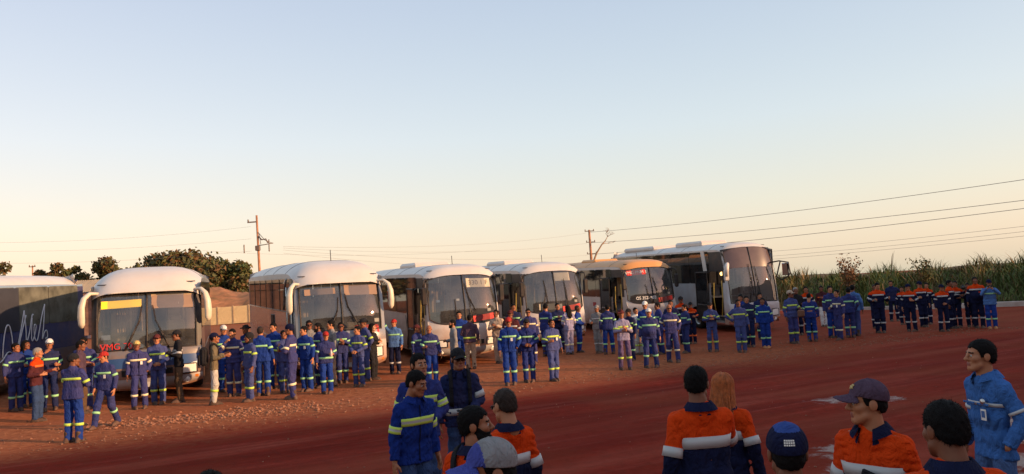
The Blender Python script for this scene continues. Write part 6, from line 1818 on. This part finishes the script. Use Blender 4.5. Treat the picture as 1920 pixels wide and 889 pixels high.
    # --- things worn or held
    if o_.get('backpack'):
        bp_ = empty('backpack', root.location, root.rotation_euler); bp_.scale = root.scale
        tag(bp_, o_['backpack'], 'backpack')
        if pid != 'g5':
            b_ = MB(); b_.box((0, .225, 1.20), (.34, .19, .46), bev=.06); b_.build('bag', CL['black'], bp_)
            b_ = MB(); b_.box((0, .335, 1.12), (.27, .07, .27), bev=.03); b_.build('pocket', CL['black'], bp_)
        for sx in (-1, 1):
            rows = []
            for a in np.linspace(R(-75), R(215), 26):
                row = []
                for dx in (-.022, .022):
                    ys_ = np.arange(.03, .34, .004); dd = np.array([0, -math.cos(a), math.sin(a)]) if False else np.array([0, -math.cos(a), math.sin(a)])
                    c0 = np.array([sx * .108 + dx, .0, 1.30]); PP = c0 + dd * ys_[:, None]
                    vv = sdf_pts(body_pr, PP.astype(np.float32), .05); k = int((vv > .012).argmax()); row.append(tuple(PP[k] + dd * .004))
                rows.append(row)
            st_ = MB(); st_.grid(rows, flip=True); so_ = st_.build('strap', CL['black'], bp_)
            so_.modifiers.new('thick', 'SOLIDIFY').thickness = .012
    if o_.get('patch'):
        b_ = MB(); p = sh((.075, -.125 * G - .012, 1.20)); b_.lathe([(.001, -.012), (.05, -.01), (.055, .01)], p, 14, 'Y'); b_.build('chest_patch', CL['orange'], jo)
    if pid in ('a8', 'a9', 'b9', 'e7', 'a10', 'c7', 'c9', 'g14', 'g2'):
        b_ = MB(); p = sh((.075, -.128 * G - .014, 1.19)); b_.box(p, (.055, .006, .085), bev=.002); bd = b_.build('badge', WHITECARD, jo)
        if pid == 'g14':
            b_ = MB(); b_.box(p + np.array([0, -.004, .005]), (.034, .004, .05)); b_.build('badge_print', mat('badge_blue', (.05, .12, .3), .5), bd)
            b_ = MB(); b_.lathe([(.001, -.01), (.02, -.008), (.024, .004)], p + np.array([0, 0, .1]), 12, 'Y'); b_.build('badge_reel', CHROME, bd)
            b_ = MB(); b_.box(sh((.075, -.126 * G - .012, 1.27)), (.12, .008, .016), bev=.003); b_.box(sh((-.075, -.126 * G - .012, 1.27)), (.12, .008, .016), bev=.003); b_.build('pocket_flap', CL['light'], jo)
    if pid in ('g1', 'g2', 'c7', 'c8', 'a9'):
        b_ = MB(); pts = [sh((0.0, -.125 * G * (1 if z_ > 1.1 else .98) - .006, z_)) for z_ in np.linspace(1.42, .87, 10)]
        sdfp = body_pr; good = []
        for p in pts:
            ys = np.linspace(-.3, -.05, 60); PP = np.stack([0 * ys, ys, 0 * ys + p[2]], -1); vv = sdf_pts(sdfp, PP.astype(np.float32), .05); k = int((vv < 0).argmax()); good.append((0, ys[k] - .004, p[2]))
        b_.tube(good, .009, 5); b_.build('zip', CL['navy'], jo)
    root['_x'] = 0; del root['_x']
    return root, HM, dict(w=wrists, sc=sc, hc=hc, sh=sh, body=body_pr, G=G, jo=jo, cap=cap_o, eR=eR, eL=eL)

def ground_at(x, y): return float(ground_z(np.float64(x), np.float64(y))) - .004
PEO = {}

_only = None
for row in PEOPLE:
    if _only and row[0] not in _only.split(','): continue
    pid, X, Y, hgt, yaw, aR, aL, stance, hyaw, of_, hd, lab = row
    # turn each figure relative to the line of sight
    bearing = -math.degrees(math.atan2(X, Y))
    PEO[pid] = make_person(pid, X, Y, hgt, yaw + bearing * .8, aR, aL, stance, hyaw, of_, hd, lab)

# ------------------------------------------------------------------ things held or worn, each an object of its own
def at_person(pid):
    root = PEO[pid][0]
    return Matrix.Translation(root.location) @ root.rotation_euler.to_matrix().to_4x4() @ Matrix.Diagonal((*root.scale, 1))
def place(o, pid, p, rot=(0, 0, 0)):
    o.matrix_world = at_person(pid) @ Matrix.Translation(Vector(p)) @ Euler(rot).to_matrix().to_4x4()
    return o
def hand_pos(pid, sg):
    w, d, B = PEO[pid][2]['w'][sg]; return w + d * .09
if not _only:
    PLASTIC = mat('black_plastic', (.015, .015, .017), .35, spec=.5, var=.1); SCREEN = mat('phone_screen', (.03, .035, .05), .1, spec=.6, var=0)
    bo = MB(); bo.lathe([(.001, -.10), (.032, -.098), (.034, -.09), (.034, .03), (.026, .06), (.013, .085), (.013, .10)], n=16); bot = bo.build('bottle', mat('bottle_plastic', (.55, .42, .42), .2, spec=.5, var=.1))
    ca = MB(); ca.lathe([(.016, .095), (.016, .118), (.001, .119)], n=12); ca.build('bottle_cap', REDCARD, bot)
    tag(place(bot, 'b12', hand_pos('b12', 1) + np.array([0, -.02, .03])), 'pink drinks bottle in the hand of the red-capped coverall wearer', 'bottle')
    bg_ = MB(); bg_.box((0, 0, -.17), (.24, .11, .24), bev=.04); bg = bg_.build('bag', mat('brown_leather', (.13, .06, .035), .6, var=.2)); h_ = MB(); h_.tube([(-.08, 0, -.06), (-.06, 0, .02), (.06, 0, .02), (.08, 0, -.06)], .009, 6); h_.build('handle', CL['black'], bg)
    tag(place(bg, 'e1', hand_pos('e1', 1) + np.array([0, -.03, 0])), 'small brown bag hanging from the hand of the beige-capped worker', 'bag')
    hp = (hand_pos('f11', 1) + hand_pos('f11', -1)) / 2
    cm = MB(); cm.box((0, 0, 0), (.17, .11, .13), bev=.02); cm.box((0, .01, .085), (.07, .07, .05), bev=.012); cmo = cm.build('camera', PLASTIC); ln = MB(); ln.lathe([(.001, -.2), (.045, -.198), (.048, -.15), (.042, -.05)], n=16, axis='Y'); ln.build('lens', PLASTIC, cmo)
    tag(place(cmo, 'f11', hp + np.array([-.12, -.02, .10])), 'black camera with long lens lifted above the navy uniforms', 'camera')
    def phone(pid, p, rot, lab):
        m_ = MB(); m_.box((0, 0, 0), (.075, .01, .155), bev=.004); o = m_.build('phone', PLASTIC); m_ = MB(); m_.box((0, .0057, 0), (.068, .002, .142)); m_.build('screen', SCREEN, o)
        tag(place(o, pid, p, rot), lab, 'phone')
    phone('f13', (hand_pos('f13', 1) + hand_pos('f13', -1)) / 2 + np.array([0, -.02, .03]), (0, R(90), 0), 'phone held up sideways by the light blue photographer')
    phone('f2', hand_pos('f2', -1), (R(-40), 0, 0), 'phone in the hands of the orange-shouldered worker looking down')
    phone('g3', hand_pos('g3', 1) + np.array([.0, -.03, .02]), (R(-60), 0, R(70)), 'phone held low by the person in black cap and sunglasses')
    phone('c13', hand_pos('c13', 1), (0, R(20), R(80)), 'phone at the ear of the blue coverall seen from behind')
    ep = MB(); ep.tube([(0, 0, .012), (0, -.004, 0), (0, -.006, -.03)], [.009, .008, .005], 8); epo = ep.build('earphone', WHITECARD)
    epo.matrix_world = at_person('g13') @ PEO['g13'][1] @ Matrix.Translation((-.088, -.005, -.008)); tag(epo, 'white earphone in the ear above the orange shirt', 'earphone')
    fc = MB(); n = 10
    fc.grid([[(-.14 + .28 * i / n, -.03 + .02 * math.sin(i * 1.9 + j), -.10 + .22 * j / 6) for i in range(n + 1)] for j in range(7)]); fco = fc.build('cloth', mat('cloth_bundle', (.42, .42, .44), .9, var=.3, vscale=18)); fco.modifiers.new('thick', 'SOLIDIFY').thickness = .05
    tag(place(fco, 'g4', (.02, -.27, 1.22)), 'grey striped cloth folded in the arm of the man with navy collar', 'cloth')
    # prints and emblems on the caps
    def on_cap(pid, name, parts, m):
        cap_o = PEO[pid][2]['cap']; b_ = MB()
        for (p, d, rz, rx) in parts:
            # set the patch on the crown: ellipsoid centre (0,.016,.042)
            b_.box(p, d, (Matrix.Rotation(R(rz), 3, 'Z') @ Matrix.Rotation(R(rx), 3, 'X')))
        return b_.build(name, m, cap_o)
    GOLD = mat('gold_thread', (.42, .30, .10), .6)
    def crown(az, el, g_=.0175):      # point on the cap crown: az 0 = front
        ex, ey, ez = .076 + g_, .097 + g_, .088 + g_
        return (ex * math.sin(R(az)) * math.cos(R(el)), .016 - ey * math.cos(R(az)) * math.cos(R(el)), .042 + ez * math.sin(R(el)))
    def crown_marks(pid, name, marks, m):
        on_cap(pid, name, [(crown(az, el), (w_, .004, h_), az, -el) for az, el, w_, h_ in marks], m)
    crown_marks('g12', 'emblem', [(-2, 34, .05, .010), (4, 40, .032, .010), (-8, 28, .026, .008), (10, 30, .02, .008)], GOLD)
    crown_marks('g12', 'side_emblem', [(-92, 12, .035, .008), (-86, 8, .022, .008)], GOLD)
    crown_marks('g6', 'cap_patch', [(-40, 12, .030, .010)], WHITECARD)
    crown_marks('g11', 'cap_print', [(176 + dx * 6, 22 - 5.5 * r_, .007, .007) for r_ in range(3) for dx in (-2, -1, 0, 1, 2)], WHITECARD)
    # badge pouch on the chest of the man with the gold emblem
    S_ = PEO['g12'][2]; jo = S_['jo']
    m_ = MB(); m_.box((.02, -.155, 1.19), (.10, .02, .15), Matrix.Rotation(R(18), 3, 'Y'), bev=.008); po = m_.build('badge_pouch', CL['black'], jo)
    m_ = MB(); m_.box((.02, -.168, 1.17), (.075, .004, .08), Matrix.Rotation(R(18), 3, 'Y')); m_.build('badge_card', mat('card_grey', (.45, .50, .50), .4), po)
